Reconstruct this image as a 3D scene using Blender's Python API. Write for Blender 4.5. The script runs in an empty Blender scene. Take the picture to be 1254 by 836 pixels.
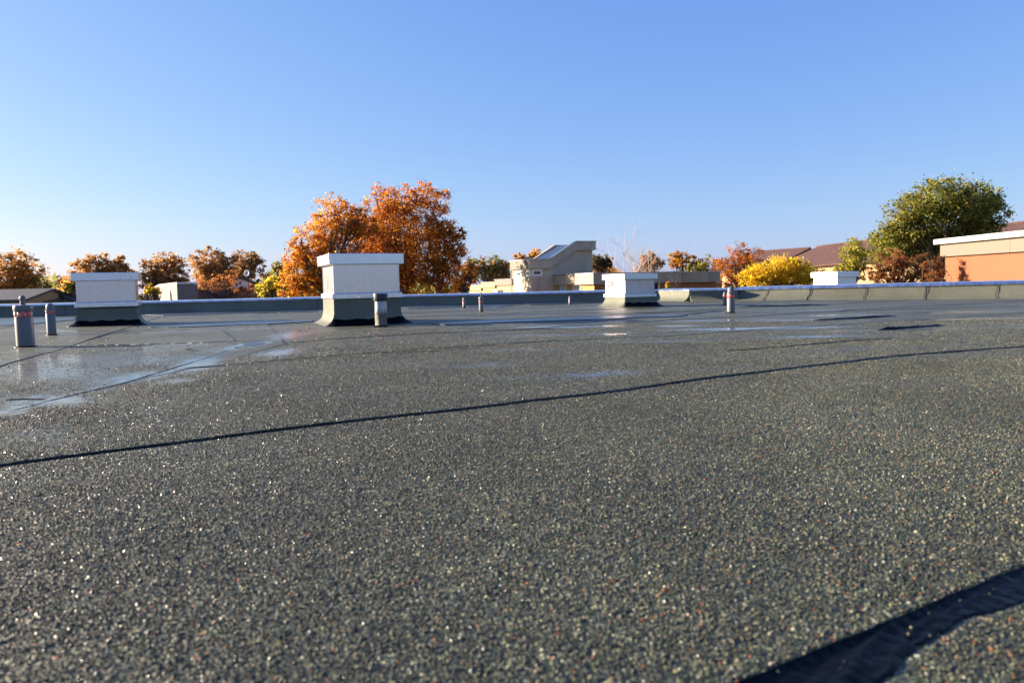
import bpy, bmesh, math, random
import numpy as np
from mathutils import Vector, Matrix
R = math.radians
random.seed(7)
rng = np.random.default_rng(7)
SC = bpy.context.scene
COL = SC.collection

# ------------------------------------------------------------------ camera
F = 900.0; CX, CY = 627.0, 418.0; CAMH = 0.26
PITCH = math.atan(69 / 900.0); ROLL = R(1.2)
fwd = Vector((0, math.cos(PITCH), -math.sin(PITCH)))
up0 = Vector((0, math.sin(PITCH), math.cos(PITCH))); r0 = Vector((1, 0, 0))
UP = up0 * math.cos(ROLL) + r0 * math.sin(ROLL)
RT = r0 * math.cos(ROLL) - up0 * math.sin(ROLL)
CAM = Vector((0, 0, CAMH))
cd = bpy.data.cameras.new('camera'); cam = bpy.data.objects.new('camera', cd); COL.objects.link(cam)
m = Matrix((RT, UP, -fwd)).transposed().to_4x4(); m.translation = CAM
cam.matrix_world = m
cd.sensor_width = 36; cd.lens = 36 * F / 1254; cd.clip_start = 0.02; cd.clip_end = 6000
cd.dof.use_dof = True; cd.dof.focus_distance = 2.6; cd.dof.aperture_fstop = 8.5
SC.camera = cam

# ------------------------------------------------------------------ world, sun, exposure
SUN_AZ, SUN_EL = -75.0, 16.0
w = bpy.data.worlds.new('World'); SC.world = w; w.use_nodes = True
nt = w.node_tree; bg = nt.nodes['Background']
sky = nt.nodes.new('ShaderNodeTexSky'); sky.sky_type = 'NISHITA'; sky.sun_disc = False
sky.sun_elevation = R(SUN_EL); sky.sun_rotation = R(SUN_AZ); sky.altitude = 0
sky.air_density = 1.0; sky.dust_density = 0.6; sky.ozone_density = 3.0
sp = nt.nodes.new('ShaderNodeSeparateColor'); cb = nt.nodes.new('ShaderNodeCombineColor')
nt.links.new(sky.outputs[0], sp.inputs[0])
for i_, (pw, gain) in enumerate(((.85, .312), (.695, .416), (.27, 1.06))):          # one tone curve per channel for the whole sky
    p_ = nt.nodes.new('ShaderNodeMath'); p_.operation = 'POWER'; p_.inputs[1].default_value = pw
    g_ = nt.nodes.new('ShaderNodeMath'); g_.operation = 'MULTIPLY'; g_.inputs[1].default_value = gain
    nt.links.new(sp.outputs[i_], p_.inputs[0]); nt.links.new(p_.outputs[0], g_.inputs[0]); nt.links.new(g_.outputs[0], cb.inputs[i_])
nt.links.new(cb.outputs[0], bg.inputs[0])
bg.inputs[1].default_value = 0.15
sd = bpy.data.lights.new('sun', 'SUN'); sd.energy = 5.0; sd.angle = R(0.5); sd.color = (1.0, 0.82, 0.62)
so = bpy.data.objects.new('sun', sd); COL.objects.link(so)
sv = Vector((math.sin(R(SUN_AZ)) * math.cos(R(SUN_EL)), math.cos(R(SUN_AZ)) * math.cos(R(SUN_EL)), math.sin(R(SUN_EL))))
so.rotation_euler = sv.to_track_quat('Z', 'Y').to_euler(); so.location = sv * 50
SC.view_settings.view_transform = 'Standard'; SC.view_settings.look = 'None'
SC.view_settings.exposure = 2.0; SC.view_settings.gamma = 1.0
SC.render.engine = 'CYCLES'
SC.cycles.max_bounces = 6; SC.cycles.transparent_max_bounces = 8
SC.cycles.use_denoising = True

# ------------------------------------------------------------------ pixel <-> world helpers (build time only)
def ray(px, py):
    return fwd + RT * ((px - CX) / F) + UP * ((CY - py) / F)
def at(px, py, Y):
    d = ray(px, py); return CAM + d * (Y / d.y)
def proj(P):
    d = Vector(P) - CAM; z = d.dot(fwd)
    return CX + F * d.dot(RT) / z, CY - F * d.dot(UP) / z
def sst(a, b, x):
    t = np.clip((x - a) / (b - a), 0, 1); return t * t * (3 - 2 * t)
def Hm(x, y):
    """height of the roof surface (broad falls and dips)"""
    x = np.asarray(x, float); y = np.asarray(y, float)
    h = -0.018 * sst(-1.2, -3.2, x)
    h = h - 0.009 * np.exp(-((x + 1.16 + 0.05 * np.sin(y * 1.3)) / 0.20) ** 2) * sst(6.5, 4.0, y)
    amp = sst(0.3, 1.5, y) * 0.6 + 0.4
    h = h + amp * (0.0022 * np.sin(1.9 * x + 2.3 * y + 1.0) + 0.0016 * np.sin(-3.1 * x + 2.9 * y)
             + 0.0013 * np.sin(4.7 * x + 5.3 * y + .7) + 0.0007 * np.sin(11 * x + 8 * y) + 0.0006 * np.sin(9 * y - 12 * x + 2))
    return h
def gnd(px, py):
    d = ray(px, py); z = 0.0
    for _ in range(12):
        t = (z - CAM.z) / d.z; P = CAM + d * t; z = float(Hm(P.x, P.y))
    return Vector((P.x, P.y, z))
def H(x, y): return float(Hm(x, y))

# ------------------------------------------------------------------ object helpers
def tag(o, label=None, cat=None, group=None, kind=None):
    if label: o['label'] = label
    if cat: o['category'] = cat
    if group: o['group'] = group
    if kind: o['kind'] = kind
    return o
def thing(name, label, cat, loc=(0, 0, 0), group=None):
    o = bpy.data.objects.new(name, None); COL.objects.link(o); o.location = loc
    o.empty_display_size = 0.1
    return tag(o, label, cat, group)
def link(name, me, mat, parent=None):
    o = bpy.data.objects.new(name, me); COL.objects.link(o)
    if mat is not None and len(me.materials) == 0:
        me.materials.append(mat)
    if parent is not None:
        o.parent = parent
        o.location = -Vector(parent.location) if parent.location.length else Vector()
        if parent.type == 'MESH': o.location = Vector()
    return o
def pyobj(name, verts, faces, mat, parent=None, smooth=False):
    """verts in world space; a child of an Empty is offset back to the Empty's base"""
    off = Vector()
    p = parent
    while p is not None:
        off += Vector(p.location); p = p.parent
    me = bpy.data.meshes.new(name)
    me.from_pydata([tuple(Vector(v) - off) for v in verts], [], faces); me.update()
    bm = bmesh.new(); bm.from_mesh(me); bmesh.ops.recalc_face_normals(bm, faces=bm.faces); bm.to_mesh(me); bm.free()
    if smooth:
        for p_ in me.polygons: p_.use_smooth = True
    o = bpy.data.objects.new(name, me); COL.objects.link(o)
    if mat: me.materials.append(mat)
    if parent is not None: o.parent = parent
    return o
def bevel(o, wd, seg=2):
    b = o.modifiers.new('bevel', 'BEVEL'); b.width = wd; b.segments = seg; b.limit_method = 'ANGLE'; return o
def prism(poly, b0, b1, fn):
    """poly = list of (a, z); extruded from b0 to b1; fn(a, b, z) -> world"""
    n = len(poly)
    v = [fn(a, b0, z) for a, z in poly] + [fn(a, b1, z) for a, z in poly]
    f = [tuple(range(n)), tuple(range(2 * n - 1, n - 1, -1))] + [(i, (i + 1) % n, n + (i + 1) % n, n + i) for i in range(n)]
    return v, f
class Frame:
    def __init__(s, o, az):
        s.o = Vector((o[0], o[1])); a = R(az)
        s.v = Vector((math.sin(a), math.cos(a))); s.u = Vector((math.cos(a), -math.sin(a)))
    def p(s, a, b, z):
        q = s.o + s.u * a + s.v * b; return Vector((q.x, q.y, z))
    def apx(s, px, b=0.0):
        lo, hi = -80.0, 80.0
        for _ in range(60):
            mid = (lo + hi) / 2; P = s.p(mid, b, CAMH)
            if P.y < 0.5 or proj(P)[0] < px: lo = mid
            else: hi = mid
        return lo
    def bpx(s, px, a=0.0, hi=40.0):
        lo = 0.0; x0 = proj(s.p(a, 0, CAMH))[0]; x1 = proj(s.p(a, hi, CAMH))[0]
        for _ in range(60):
            mid = (lo + hi) / 2; x = proj(s.p(a, mid, CAMH))[0]
            if (x - px) * (x1 - px) > 0: hi = mid
            else: lo = mid
        return lo
    def z(s, a, b, py):
        P = s.p(a, b, 0); d = ray(proj(s.p(a, b, CAMH))[0], py); return CAM.z + d.z / d.y * P.y
def box(fr, name, a0, a1, b0, b1, z0, z1, mat, parent, bev=0):
    v, f = prism([(a0, z0), (a1, z0), (a1, z1), (a0, z1)], b0, b1, fr.p)
    o = pyobj(name, v, f, mat, parent)
    if bev: bevel(o, bev)
    return o
def lathe(name, prof, base, mat, parent, n=28, lean=(0, 0), cap=True, smooth=True):
    v, f = [], []
    for r, z in prof:
        for k in range(n):
            t = 2 * math.pi * k / n
            v.append(Vector(base) + Vector((r * math.cos(t) + lean[0] * z, r * math.sin(t) + lean[1] * z, z)))
    for i in range(len(prof) - 1):
        for k in range(n):
            f.append((i * n + k, i * n + (k + 1) % n, (i + 1) * n + (k + 1) % n, (i + 1) * n + k))
    if cap:
        f.append(tuple(range(n))); f.append(tuple(range((len(prof) - 1) * n, len(prof) * n)))
    o = pyobj(name, v, f, mat, parent, smooth)
    if smooth:
        o.data.set_sharp_from_angle(angle=R(40))
    return o

# ------------------------------------------------------------------ materials
def newmat(name, color=(.5, .5, .5), rough=.6, metal=0, spec=.5):
    mt = bpy.data.materials.new(name); mt.use_nodes = True
    b = mt.node_tree.nodes['Principled BSDF']
    b.inputs['Base Color'].default_value = (*color, 1); b.inputs['Roughness'].default_value = rough
    b.inputs['Metallic'].default_value = metal; b.inputs['Specular IOR Level'].default_value = spec
    return mt, mt.node_tree, b
def N(nt, typ, **kw):
    n = nt.nodes.new(typ)
    for k, v in kw.items():
        if k.startswith('i_'): n.inputs[k[2:].replace('_', ' ')].default_value = v
        else: setattr(n, k, v)
    return n
def ramp(nt, stops, mode='LINEAR'):
    r = nt.nodes.new('ShaderNodeValToRGB'); r.color_ramp.interpolation = mode
    e = r.color_ramp.elements
    while len(e) < len(stops): e.new(0.5)
    for i, (p, c) in enumerate(stops):
        e[i].position = p; e[i].color = (*c, 1) if len(c) == 3 else c
    return r
GRAN = [(0, (.012, .0150, .0130)), (.24, (.021, .026, .021)), (.46, (.034, .040, .029)), (.64, (.052, .056, .038)),
        (.79, (.082, .083, .052)), (.89, (.135, .122, .072)), (.945, (.20, .17, .10)), (.972, (.20, .062, .022)), (.984, (.29, .27, .21))]
GRAN = [(p_, (c_[0] * 1.24, c_[1] * 1.33, c_[2] * 1.28)) for p_, c_ in GRAN]
def felt_material(name, tint=1.0, bump=1.0, wet=False, scale=430, coarse=True):
    mt, nt, b = newmat(name, rough=.62, spec=.35)
    L = nt.links.new
    tc = N(nt, 'ShaderNodeTexCoord')
    vo = N(nt, 'ShaderNodeTexVoronoi', feature='F1'); vo.inputs['Scale'].default_value = scale
    L(tc.outputs['Object'], vo.inputs['Vector'])
    sep = N(nt, 'ShaderNodeSeparateColor'); L(vo.outputs['Color'], sep.inputs[0])
    gr_ = GRAN if coarse else [(p_, tuple(c * .4 + m_ * .6 for c, m_ in zip(c_, (.088, .092, .070)))) for p_, c_ in GRAN]
    rp = ramp(nt, gr_, 'CONSTANT'); L(sep.outputs[0], rp.inputs[0])
    # slow variation of dust and weathering
    n1 = N(nt, 'ShaderNodeTexNoise'); n1.inputs['Scale'].default_value = 2.2; n1.inputs['Detail'].default_value = 6
    L(tc.outputs['Object'], n1.inputs['Vector'])
    mr = N(nt, 'ShaderNodeMapRange'); mr.inputs[1].default_value = .3; mr.inputs[2].default_value = .7
    mr.inputs[3].default_value = .78 * tint; mr.inputs[4].default_value = 1.2 * tint; L(n1.outputs[0], mr.inputs[0])
    mul = N(nt, 'ShaderNodeVectorMath', operation='SCALE'); L(rp.outputs[0], mul.inputs[0]); L(mr.outputs[0], mul.inputs[3])
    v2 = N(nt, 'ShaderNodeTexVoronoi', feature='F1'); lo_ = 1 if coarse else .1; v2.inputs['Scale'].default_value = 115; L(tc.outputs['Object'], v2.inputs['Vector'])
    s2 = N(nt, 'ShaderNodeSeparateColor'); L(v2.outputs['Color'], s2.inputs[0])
    r2 = ramp(nt, [(0, (1 - .38 * lo_,) * 3), (.35, (1 - .15 * lo_,) * 3), (.62, (1 + .05 * lo_, 1 + .08 * lo_, 1 + .04 * lo_)), (.85, (1 + .45 * lo_, 1 + .46 * lo_, 1 + .34 * lo_)), (.955, (1 + 1.1 * lo_, 1 + 1.1 * lo_, 1 + .8 * lo_))], 'CONSTANT'); L(s2.outputs[0], r2.inputs[0])  # random clump tone; the brightest cells paint sparkle into the felt colour
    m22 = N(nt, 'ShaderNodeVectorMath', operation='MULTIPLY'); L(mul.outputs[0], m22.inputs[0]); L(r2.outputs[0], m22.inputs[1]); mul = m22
    bp = N(nt, 'ShaderNodeBump'); bp.inputs['Strength'].default_value = .9 * bump; bp.inputs['Distance'].default_value = .0016
    inv = N(nt, 'ShaderNodeMath', operation='MULTIPLY_ADD'); inv.inputs[1].default_value = -1.0 * scale / 430; inv.inputs[2].default_value = 1
    L(vo.outputs['Distance'], inv.inputs[0]); L(inv.outputs[0], bp.inputs['Height'])
    rr = N(nt, 'ShaderNodeMapRange'); rr.inputs[3].default_value = .28; rr.inputs[4].default_value = .8; L(sep.outputs[1], rr.inputs[0])
    if wet:
        at_ = N(nt, 'ShaderNodeAttribute', attribute_name='wet')
        n2 = N(nt, 'ShaderNodeTexNoise'); n2.inputs['Scale'].default_value = 26; n2.inputs['Detail'].default_value = 8; n2.inputs['Roughness'].default_value = .7
        mp = N(nt, 'ShaderNodeMapping'); L(tc.outputs['Object'], mp.inputs[0]); L(mp.outputs[0], n2.inputs['Vector'])
        add = N(nt, 'ShaderNodeMath', operation='MULTIPLY_ADD'); add.inputs[1].default_value = 1.0
        sub = N(nt, 'ShaderNodeMath', operation='MULTIPLY_ADD'); sub.inputs[1].default_value = 1.3; sub.inputs[2].default_value = -.85
        L(n2.outputs[0], sub.inputs[0]); L(at_.outputs['Fac'], add.inputs[0]); L(sub.outputs[0], add.inputs[2])
        wm = N(nt, 'ShaderNodeMapRange'); wm.interpolation_type = 'SMOOTHSTEP'
        wm.inputs[1].default_value = .05; wm.inputs[2].default_value = .75; L(add.outputs[0], wm.inputs[0])
        wc = N(nt, 'ShaderNodeMath', operation='MULTIPLY'); L(wm.outputs[0], wc.inputs[0])
        gt = N(nt, 'ShaderNodeMapRange'); gt.inputs[1].default_value = .02; gt.inputs[2].default_value = .15; L(at_.outputs['Fac'], gt.inputs[0]); L(gt.outputs[0], wc.inputs[1])
        # wet felt is darker and smoother, with a water film on it
        mx = N(nt, 'ShaderNodeMix', data_type='RGBA'); mx.inputs[7].default_value = (.016, .018, .022, 1)
        wf = N(nt, 'ShaderNodeMath', operation='MULTIPLY'); wf.inputs[1].default_value = .75; L(wc.outputs[0], wf.inputs[0])
        L(wf.outputs[0], mx.inputs[0]); L(mul.outputs[0], mx.inputs[6]); L(mx.outputs[2], b.inputs['Base Color'])
        L(wc.outputs[0], b.inputs['Coat Weight']); b.inputs['Coat Roughness'].default_value = .12; b.inputs['Coat IOR'].default_value = 1.33
        bs = N(nt, 'ShaderNodeMapRange'); bs.inputs[3].default_value = .9 * bump; bs.inputs[4].default_value = .25; L(wc.outputs[0], bs.inputs[0]); L(bs.outputs[0], bp.inputs['Strength'])
    else:
        L(mul.outputs[0], b.inputs['Base Color'])
    L(rr.outputs[0], b.inputs['Roughness']); L(bp.outputs[0], b.inputs['Normal'])
    return mt
M = {}
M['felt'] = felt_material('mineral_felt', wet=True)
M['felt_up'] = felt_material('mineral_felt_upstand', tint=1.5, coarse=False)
def bitumen():
    mt, nt, b = newmat('bitumen', (.0020, .0024, .004), .3, 0, .5); L = nt.links.new; b.inputs['IOR'].default_value = 1.16
    tc = N(nt, 'ShaderNodeTexCoord'); n = N(nt, 'ShaderNodeTexNoise'); n.inputs['Scale'].default_value = 90; n.inputs['Detail'].default_value = 6
    L(tc.outputs['Object'], n.inputs['Vector']); bp = N(nt, 'ShaderNodeBump'); bp.inputs['Distance'].default_value = .003; bp.inputs['Strength'].default_value = 1.0
    L(n.outputs[0], bp.inputs['Height']); L(bp.outputs[0], b.inputs['Normal'])
    mr = N(nt, 'ShaderNodeMapRange'); mr.inputs[3].default_value = -.1; mr.inputs[4].default_value = .8; L(n.outputs[0], mr.inputs[0]); L(mr.outputs[0], b.inputs['Roughness'])
    return mt
M['bitumen'] = bitumen()
def water():
    mt, nt, b = newmat('rain_water', (.02, .025, .03), .32, 0, .6); b.inputs['IOR'].default_value = 1.45
    L = nt.links.new
    tc = N(nt, 'ShaderNodeTexCoord'); n = N(nt, 'ShaderNodeTexNoise'); n.inputs['Scale'].default_value = 22; n.inputs['Detail'].default_value = 3
    L(tc.outputs['Object'], n.inputs['Vector']); bp = N(nt, 'ShaderNodeBump'); bp.inputs['Distance'].default_value = .012; bp.inputs['Strength'].default_value = .8
    L(n.outputs[0], bp.inputs['Height']); L(bp.outputs[0], b.inputs['Normal'])
    return mt
M['water'] = water()
def metal(name, col, rough, streak=.25, scale=3, metallic=1.0):
    mt, nt, b = newmat(name, col, rough, metallic); L = nt.links.new
    tc = N(nt, 'ShaderNodeTexCoord'); mp = N(nt, 'ShaderNodeMapping'); mp.inputs['Scale'].default_value = (scale, scale, scale * .25)
    n = N(nt, 'ShaderNodeTexNoise'); n.inputs['Scale'].default_value = 6; n.inputs['Detail'].default_value = 7; n.inputs['Roughness'].default_value = .65
    L(tc.outputs['Object'], mp.inputs[0]); L(mp.outputs[0], n.inputs['Vector'])
    rp = ramp(nt, [(.3, tuple(c * (1 - streak) for c in col)), (.7, tuple(min(1, c * (1 + streak * .4)) for c in col))])
    L(n.outputs[0], rp.inputs[0]); L(rp.outputs[0], b.inputs['Base Color'])
    mr = N(nt, 'ShaderNodeMapRange'); mr.inputs[3].default_value = rough - .08; mr.inputs[4].default_value = rough + .12
    L(n.outputs[0], mr.inputs[0]); L(mr.outputs[0], b.inputs['Roughness'])
    n2 = N(nt, 'ShaderNodeTexNoise'); n2.inputs['Scale'].default_value = 5; L(tc.outputs['Object'], n2.inputs['Vector'])
    bp = N(nt, 'ShaderNodeBump'); bp.inputs['Distance'].default_value = .004; bp.inputs['Strength'].default_value = .12
    L(n2.outputs[0], bp.inputs['Height']); L(bp.outputs[0], b.inputs['Normal'])
    return mt
M['alu'] = metal('brushed_aluminium', (.66, .56, .55), .58, .12, metallic=.85)
M['alu_cap'] = metal('lid_aluminium', (.58, .63, .70), .38, .12, metallic=.75)
M['dull'] = metal('dull_aluminium', (.67, .61, .62), .27, .12, metallic=1.0)
M['dull_cap'] = metal('dull_lid_aluminium', (.66, .68, .76), .27, .14, metallic=.92)
M['coping'] = metal('coping_metal', (.66, .67, .70), .30, .45)
M['dark_metal'] = metal('dark_band', (.03, .03, .035), .4, .3, metallic=.3)
M['zinc'] = metal('zinc_sleeve', (.34, .37, .41), .42, .35)
M['screw'] = newmat('screw', (.5, .5, .5), .3, 1)[0]
def dirty(name, col, var=.3, rough=.7, scale=3.0, streaks=True, bump=.3, bscale=60, bdist=.01, dirt=(.10, .09, .07), amount=.35):
    mt, nt, b = newmat(name, col, rough); L = nt.links.new
    tc = N(nt, 'ShaderNodeTexCoord'); mp = N(nt, 'ShaderNodeMapping')
    mp.inputs['Scale'].default_value = (scale, scale, scale * (.2 if streaks else 1))
    n = N(nt, 'ShaderNodeTexNoise'); n.inputs['Scale'].default_value = 1.0; n.inputs['Detail'].default_value = 8; n.inputs['Roughness'].default_value = .62
    L(tc.outputs['Object'], mp.inputs[0]); L(mp.outputs[0], n.inputs['Vector'])
    rp = ramp(nt, [(.42, (0, 0, 0)), (.75, (1, 1, 1))]); L(n.outputs[0], rp.inputs[0])
    mx = N(nt, 'ShaderNodeMix', data_type='RGBA'); mx.inputs[6].default_value = (*col, 1); mx.inputs[7].default_value = (*dirt, 1)
    f = N(nt, 'ShaderNodeMath', operation='MULTIPLY'); f.inputs[1].default_value = amount; L(rp.outputs[0], f.inputs[0]); L(f.outputs[0], mx.inputs[0])
    L(mx.outputs[2], b.inputs['Base Color'])
    n2 = N(nt, 'ShaderNodeTexNoise'); n2.inputs['Scale'].default_value = bscale; n2.inputs['Detail'].default_value = 4; L(tc.outputs['Object'], n2.inputs['Vector'])
    bp = N(nt, 'ShaderNodeBump'); bp.inputs['Distance'].default_value = bdist; bp.inputs['Strength'].default_value = bump
    L(n2.outputs[0], bp.inputs['Height']); L(bp.outputs[0], b.inputs['Normal'])
    return mt
M['pipe'] = dirty('grey_pipe_plastic', (.105, .113, .13), rough=.45, scale=9, bump=.05, bdist=.002, amount=.3)
M['red'] = dirty('red_band', (.55, .05, .035), rough=.5, scale=60, streaks=False, bump=.02, dirt=(.7, .55, .5), amount=.5)
M['white_print'] = newmat('white_print', (.75, .7, .68), .5)[0]
M['concrete'] = dirty('weathered_concrete_for_sun', (.145, .124, .095), scale=1.4, amount=.75, dirt=(.13, .12, .10))  # darker copy for sun-facing bands; sunlight is held down in the colour
M['concrete_for_shade'] = dirty('tower_concrete', (.48, .39, .27), scale=1.0, amount=.7, dirt=(.11, .105, .09))  # same concrete made paler, lifting the tower's shaded front in the colour
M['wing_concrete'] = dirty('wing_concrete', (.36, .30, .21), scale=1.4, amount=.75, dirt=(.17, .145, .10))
M['ochre'] = dirty('ochre_panel', (.42, .22, .04), scale=1.5, amount=.4, dirt=(.28, .14, .04))
M['cream'] = dirty('cream_render', (.36, .25, .105), scale=1.2, amount=.4, dirt=(.3, .22, .12))
M['brown_wall'] = dirty('brown_brick', (.30, .12, .05), scale=3, amount=.4, dirt=(.12, .06, .03))
M['orange'] = dirty('orange_render', (.22, .066, .021), scale=.8, amount=.25, dirt=(.2, .06, .02))
M['white_paint'] = dirty('white_paint', (.70, .69, .66), rough=.4, scale=4, amount=.15, dirt=(.5, .47, .4), bump=.05)
M['white_metal'] = metal('white_coated_metal', (.80, .79, .76), .45, .08, metallic=.15)
M['grey_wall'] = dirty('grey_block_wall', (.17, .14, .125), scale=2, amount=.4)
M['red_wall'] = dirty('reddish_wall', (.24, .12, .08), scale=2, amount=.4)
M['slate'] = dirty('dark_roofing', (.045, .045, .05), scale=2, amount=.4, dirt=(.02, .02, .02))
M['tan_wall'] = dirty('tan_wall', (.30, .19, .09), scale=2, amount=.3)
M['ink'] = newmat('brown_ink', (.03, .017, .01), .7)[0]
M['dark_open'] = newmat('dark_interior', (.012, .012, .012), .8)[0]
M['curtain'] = dirty('net_curtain', (.42, .42, .46), scale=12, amount=.5, dirt=(.3, .3, .36))
def glass(name, col, rough):
    mt, nt, b = newmat(name, col, rough, 0, .8); return mt
M['glass'] = glass('window_glass', (.05, .06, .06), .05)
M['skylight'] = glass('skylight_glass', (.03, .05, .11), .3); M['skylight'].node_tree.nodes['Principled BSDF'].inputs['Specular IOR Level'].default_value = .22
def tiles():
    mt, nt, b = newmat('clay_roof_tiles', (.16, .075, .05), .8); L = nt.links.new
    tc = N(nt, 'ShaderNodeTexCoord')
    wv = N(nt, 'ShaderNodeTexWave', wave_type='BANDS', bands_direction='Z'); wv.inputs['Scale'].default_value = 1.6; wv.inputs['Distortion'].default_value = .6; wv.inputs['Detail'].default_value = 3; wv.inputs['Detail Scale'].default_value = 4
    L(tc.outputs['Object'], wv.inputs['Vector'])
    n = N(nt, 'ShaderNodeTexNoise'); n.inputs['Scale'].default_value = 2.5; n.inputs['Detail'].default_value = 9; n.inputs['Roughness'].default_value = .75; L(tc.outputs['Object'], n.inputs['Vector'])
    rp = ramp(nt, [(.25, (.035, .016, .012)), (.5, (.068, .029, .020)), (.75, (.115, .054, .036))]); L(n.outputs[0], rp.inputs[0]); L(rp.outputs[0], b.inputs['Base Color'])
    bp = N(nt, 'ShaderNodeBump'); bp.inputs['Distance'].default_value = .05; bp.inputs['Strength'].default_value = .7; L(wv.outputs[0], bp.inputs['Height']); L(bp.outputs[0], b.inputs['Normal'])
    return mt
M['tiles'] = tiles()
def grass():
    mt, nt, b = newmat('grass_ground', (.05, .07, .025), .9); L = nt.links.new
    tc = N(nt, 'ShaderNodeTexCoord'); n = N(nt, 'ShaderNodeTexNoise'); n.inputs['Scale'].default_value = .08; n.inputs['Detail'].default_value = 10
    L(tc.outputs['Object'], n.inputs['Vector']); rp = ramp(nt, [(.3, (.035, .05, .018)), (.6, (.07, .075, .03)), (.75, (.12, .10, .05))]); L(n.outputs[0], rp.inputs[0]); L(rp.outputs[0], b.inputs['Base Color'])
    return mt
M['grass'] = grass()
def leafmat():
    mt = bpy.data.materials.new('leaves'); mt.use_nodes = True; nt = mt.node_tree; L = nt.links.new
    b = nt.nodes['Principled BSDF']; out = nt.nodes['Material Output']
    a = N(nt, 'ShaderNodeAttribute', attribute_name='leaf'); L(a.outputs['Color'], b.inputs['Base Color'])
    b.inputs['Roughness'].default_value = .55; b.inputs['Specular IOR Level'].default_value = .08
    t = N(nt, 'ShaderNodeBsdfTranslucent'); L(a.outputs['Color'], t.inputs['Color'])
    mx = N(nt, 'ShaderNodeMixShader'); mx.inputs[0].default_value = .66
    L(b.outputs[0], mx.inputs[1]); L(t.outputs[0], mx.inputs[2]); L(mx.outputs[0], out.inputs['Surface'])
    return mt
M['leaf'] = leafmat()
M['bark'] = dirty('bark', (.10, .075, .055), scale=3, amount=.5, dirt=(.04, .03, .025), rough=.9)
M['bark_pale'] = dirty('pale_bark', (.30, .25, .22), scale=3, amount=.3, rough=.9)
def granmat():
    mt, nt, b = newmat('mineral_granule', rough=.5, spec=.3); L = nt.links.new
    oi = N(nt, 'ShaderNodeObjectInfo'); rp = ramp(nt, GRAN, 'CONSTANT'); L(oi.outputs['Random'], rp.inputs[0])
    ge = N(nt, 'ShaderNodeNewGeometry'); nz = N(nt, 'ShaderNodeTexNoise'); nz.inputs['Scale'].default_value = 2.6; nz.inputs['Detail'].default_value = 7; nz.inputs['Roughness'].default_value = .6
    L(ge.outputs['Position'], nz.inputs['Vector']); mv = N(nt, 'ShaderNodeMapRange'); mv.inputs[1].default_value = .32; mv.inputs[2].default_value = .68; mv.inputs[3].default_value = .72; mv.inputs[4].default_value = 1.32; L(nz.outputs[0], mv.inputs[0])
    sc_ = N(nt, 'ShaderNodeVectorMath', operation='SCALE'); L(rp.outputs[0], sc_.inputs[0]); L(mv.outputs[0], sc_.inputs[3])
    L(sc_.outputs[0], b.inputs['Base Color'])
    m1 = N(nt, 'ShaderNodeMath', operation='MULTIPLY'); m1.inputs[1].default_value = 37.7; L(oi.outputs['Random'], m1.inputs[0])
    m2 = N(nt, 'ShaderNodeMath', operation='FRACT'); L(m1.outputs[0], m2.inputs[0])
    mr = N(nt, 'ShaderNodeMapRange'); mr.inputs[3].default_value = .26; mr.inputs[4].default_value = .8; L(m2.outputs[0], mr.inputs[0]); L(mr.outputs[0], b.inputs['Roughness'])
    return mt
M['granule'] = granmat()

# ================================================================== THE ROOF
D = Vector((math.cos(R(30)), math.sin(R(30)))); NN = Vector((-D.y, D.x))     # felt strips run along D
u20 = Frame((0, 0), -20.3)
BL0 = Vector((-14.0, 8.7)); BL1 = Vector((2.02, 10.2)); J1 = Vector((2.31, 9.52)); C0 = Vector((2.90, 9.42)); RE = Vector((9.2, 6.0))
VX = lambda y: -1.16 - 0.05 * math.sin(y * 1.3)
roof = thing('flat_roof', None, None); tag(roof, kind='structure')
WET = [ # (px, py, rx, ry, amount): where rainwater stands or runs
 (60,490,75,9,.85),(10,502,34,8,1.0),(165,462,52,8,.9),(120,475,45,8,.6),(240,446,38,13,.85),(275,428,34,7,.6),(310,421,26,3.5,1.0),(340,432,40,6,.75),(215,466,45,5,.7),
 (360,410,40,7,.75),(265,412,16,9,.5),(120,440,190,12,.6),(60,455,120,18,.62),(200,425,140,8,.55),(40,532,80,20,.45),(20,430,22,5,.6),(70,410,90,5,.4),(330,470,90,7,.28),(180,500,70,12,.35),
 (690,400,70,1.8,.95),(830,399,40,1.4,.9),(560,405,120,1.2,.4),(250,404,140,1.2,.8),(60,405,110,1.1,.8),
 (590,447,50,4,.5),(735,458,85,5,.62),(650,461,90,3,.45),(560,408,110,1.6,.45),(470,413,90,2,.5),
 (930,402,130,1.8,1.0),(1100,404,120,1.3,.8),(700,410,120,1.5,.7),(820,418,110,1.6,.6),(640,428,110,2,.5),(1160,436,90,3,.55),(900,450,110,3,.4),(620,394,100,1.0,.6),(1150,382,120,.9,.8),(980,392,100,1.0,.8),(1080,385,180,1.4,.7),(1150,391,170,1.3,.7),(1010,380,150,1.0,.6),(1200,400,120,1.8,.55),(1000,412,90,2.0,.7),(1050,427,80,4,.5),(1150,424,90,4,.5),
 (760,378,130,1.0,.6),(620,386,90,1.0,.6),(880,392,120,1.3,.7),(1190,412,100,2.2,.5),(690,383,70,.8,.5),(860,384,60,1.0,.6),(990,372,150,.8,.5),
 (250,392,120,1.0,.3),(640,480,160,4,.18),(860,545,120,14,.16),(930,604,110,16,.14),(470,445,130,3,.25)]
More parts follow.
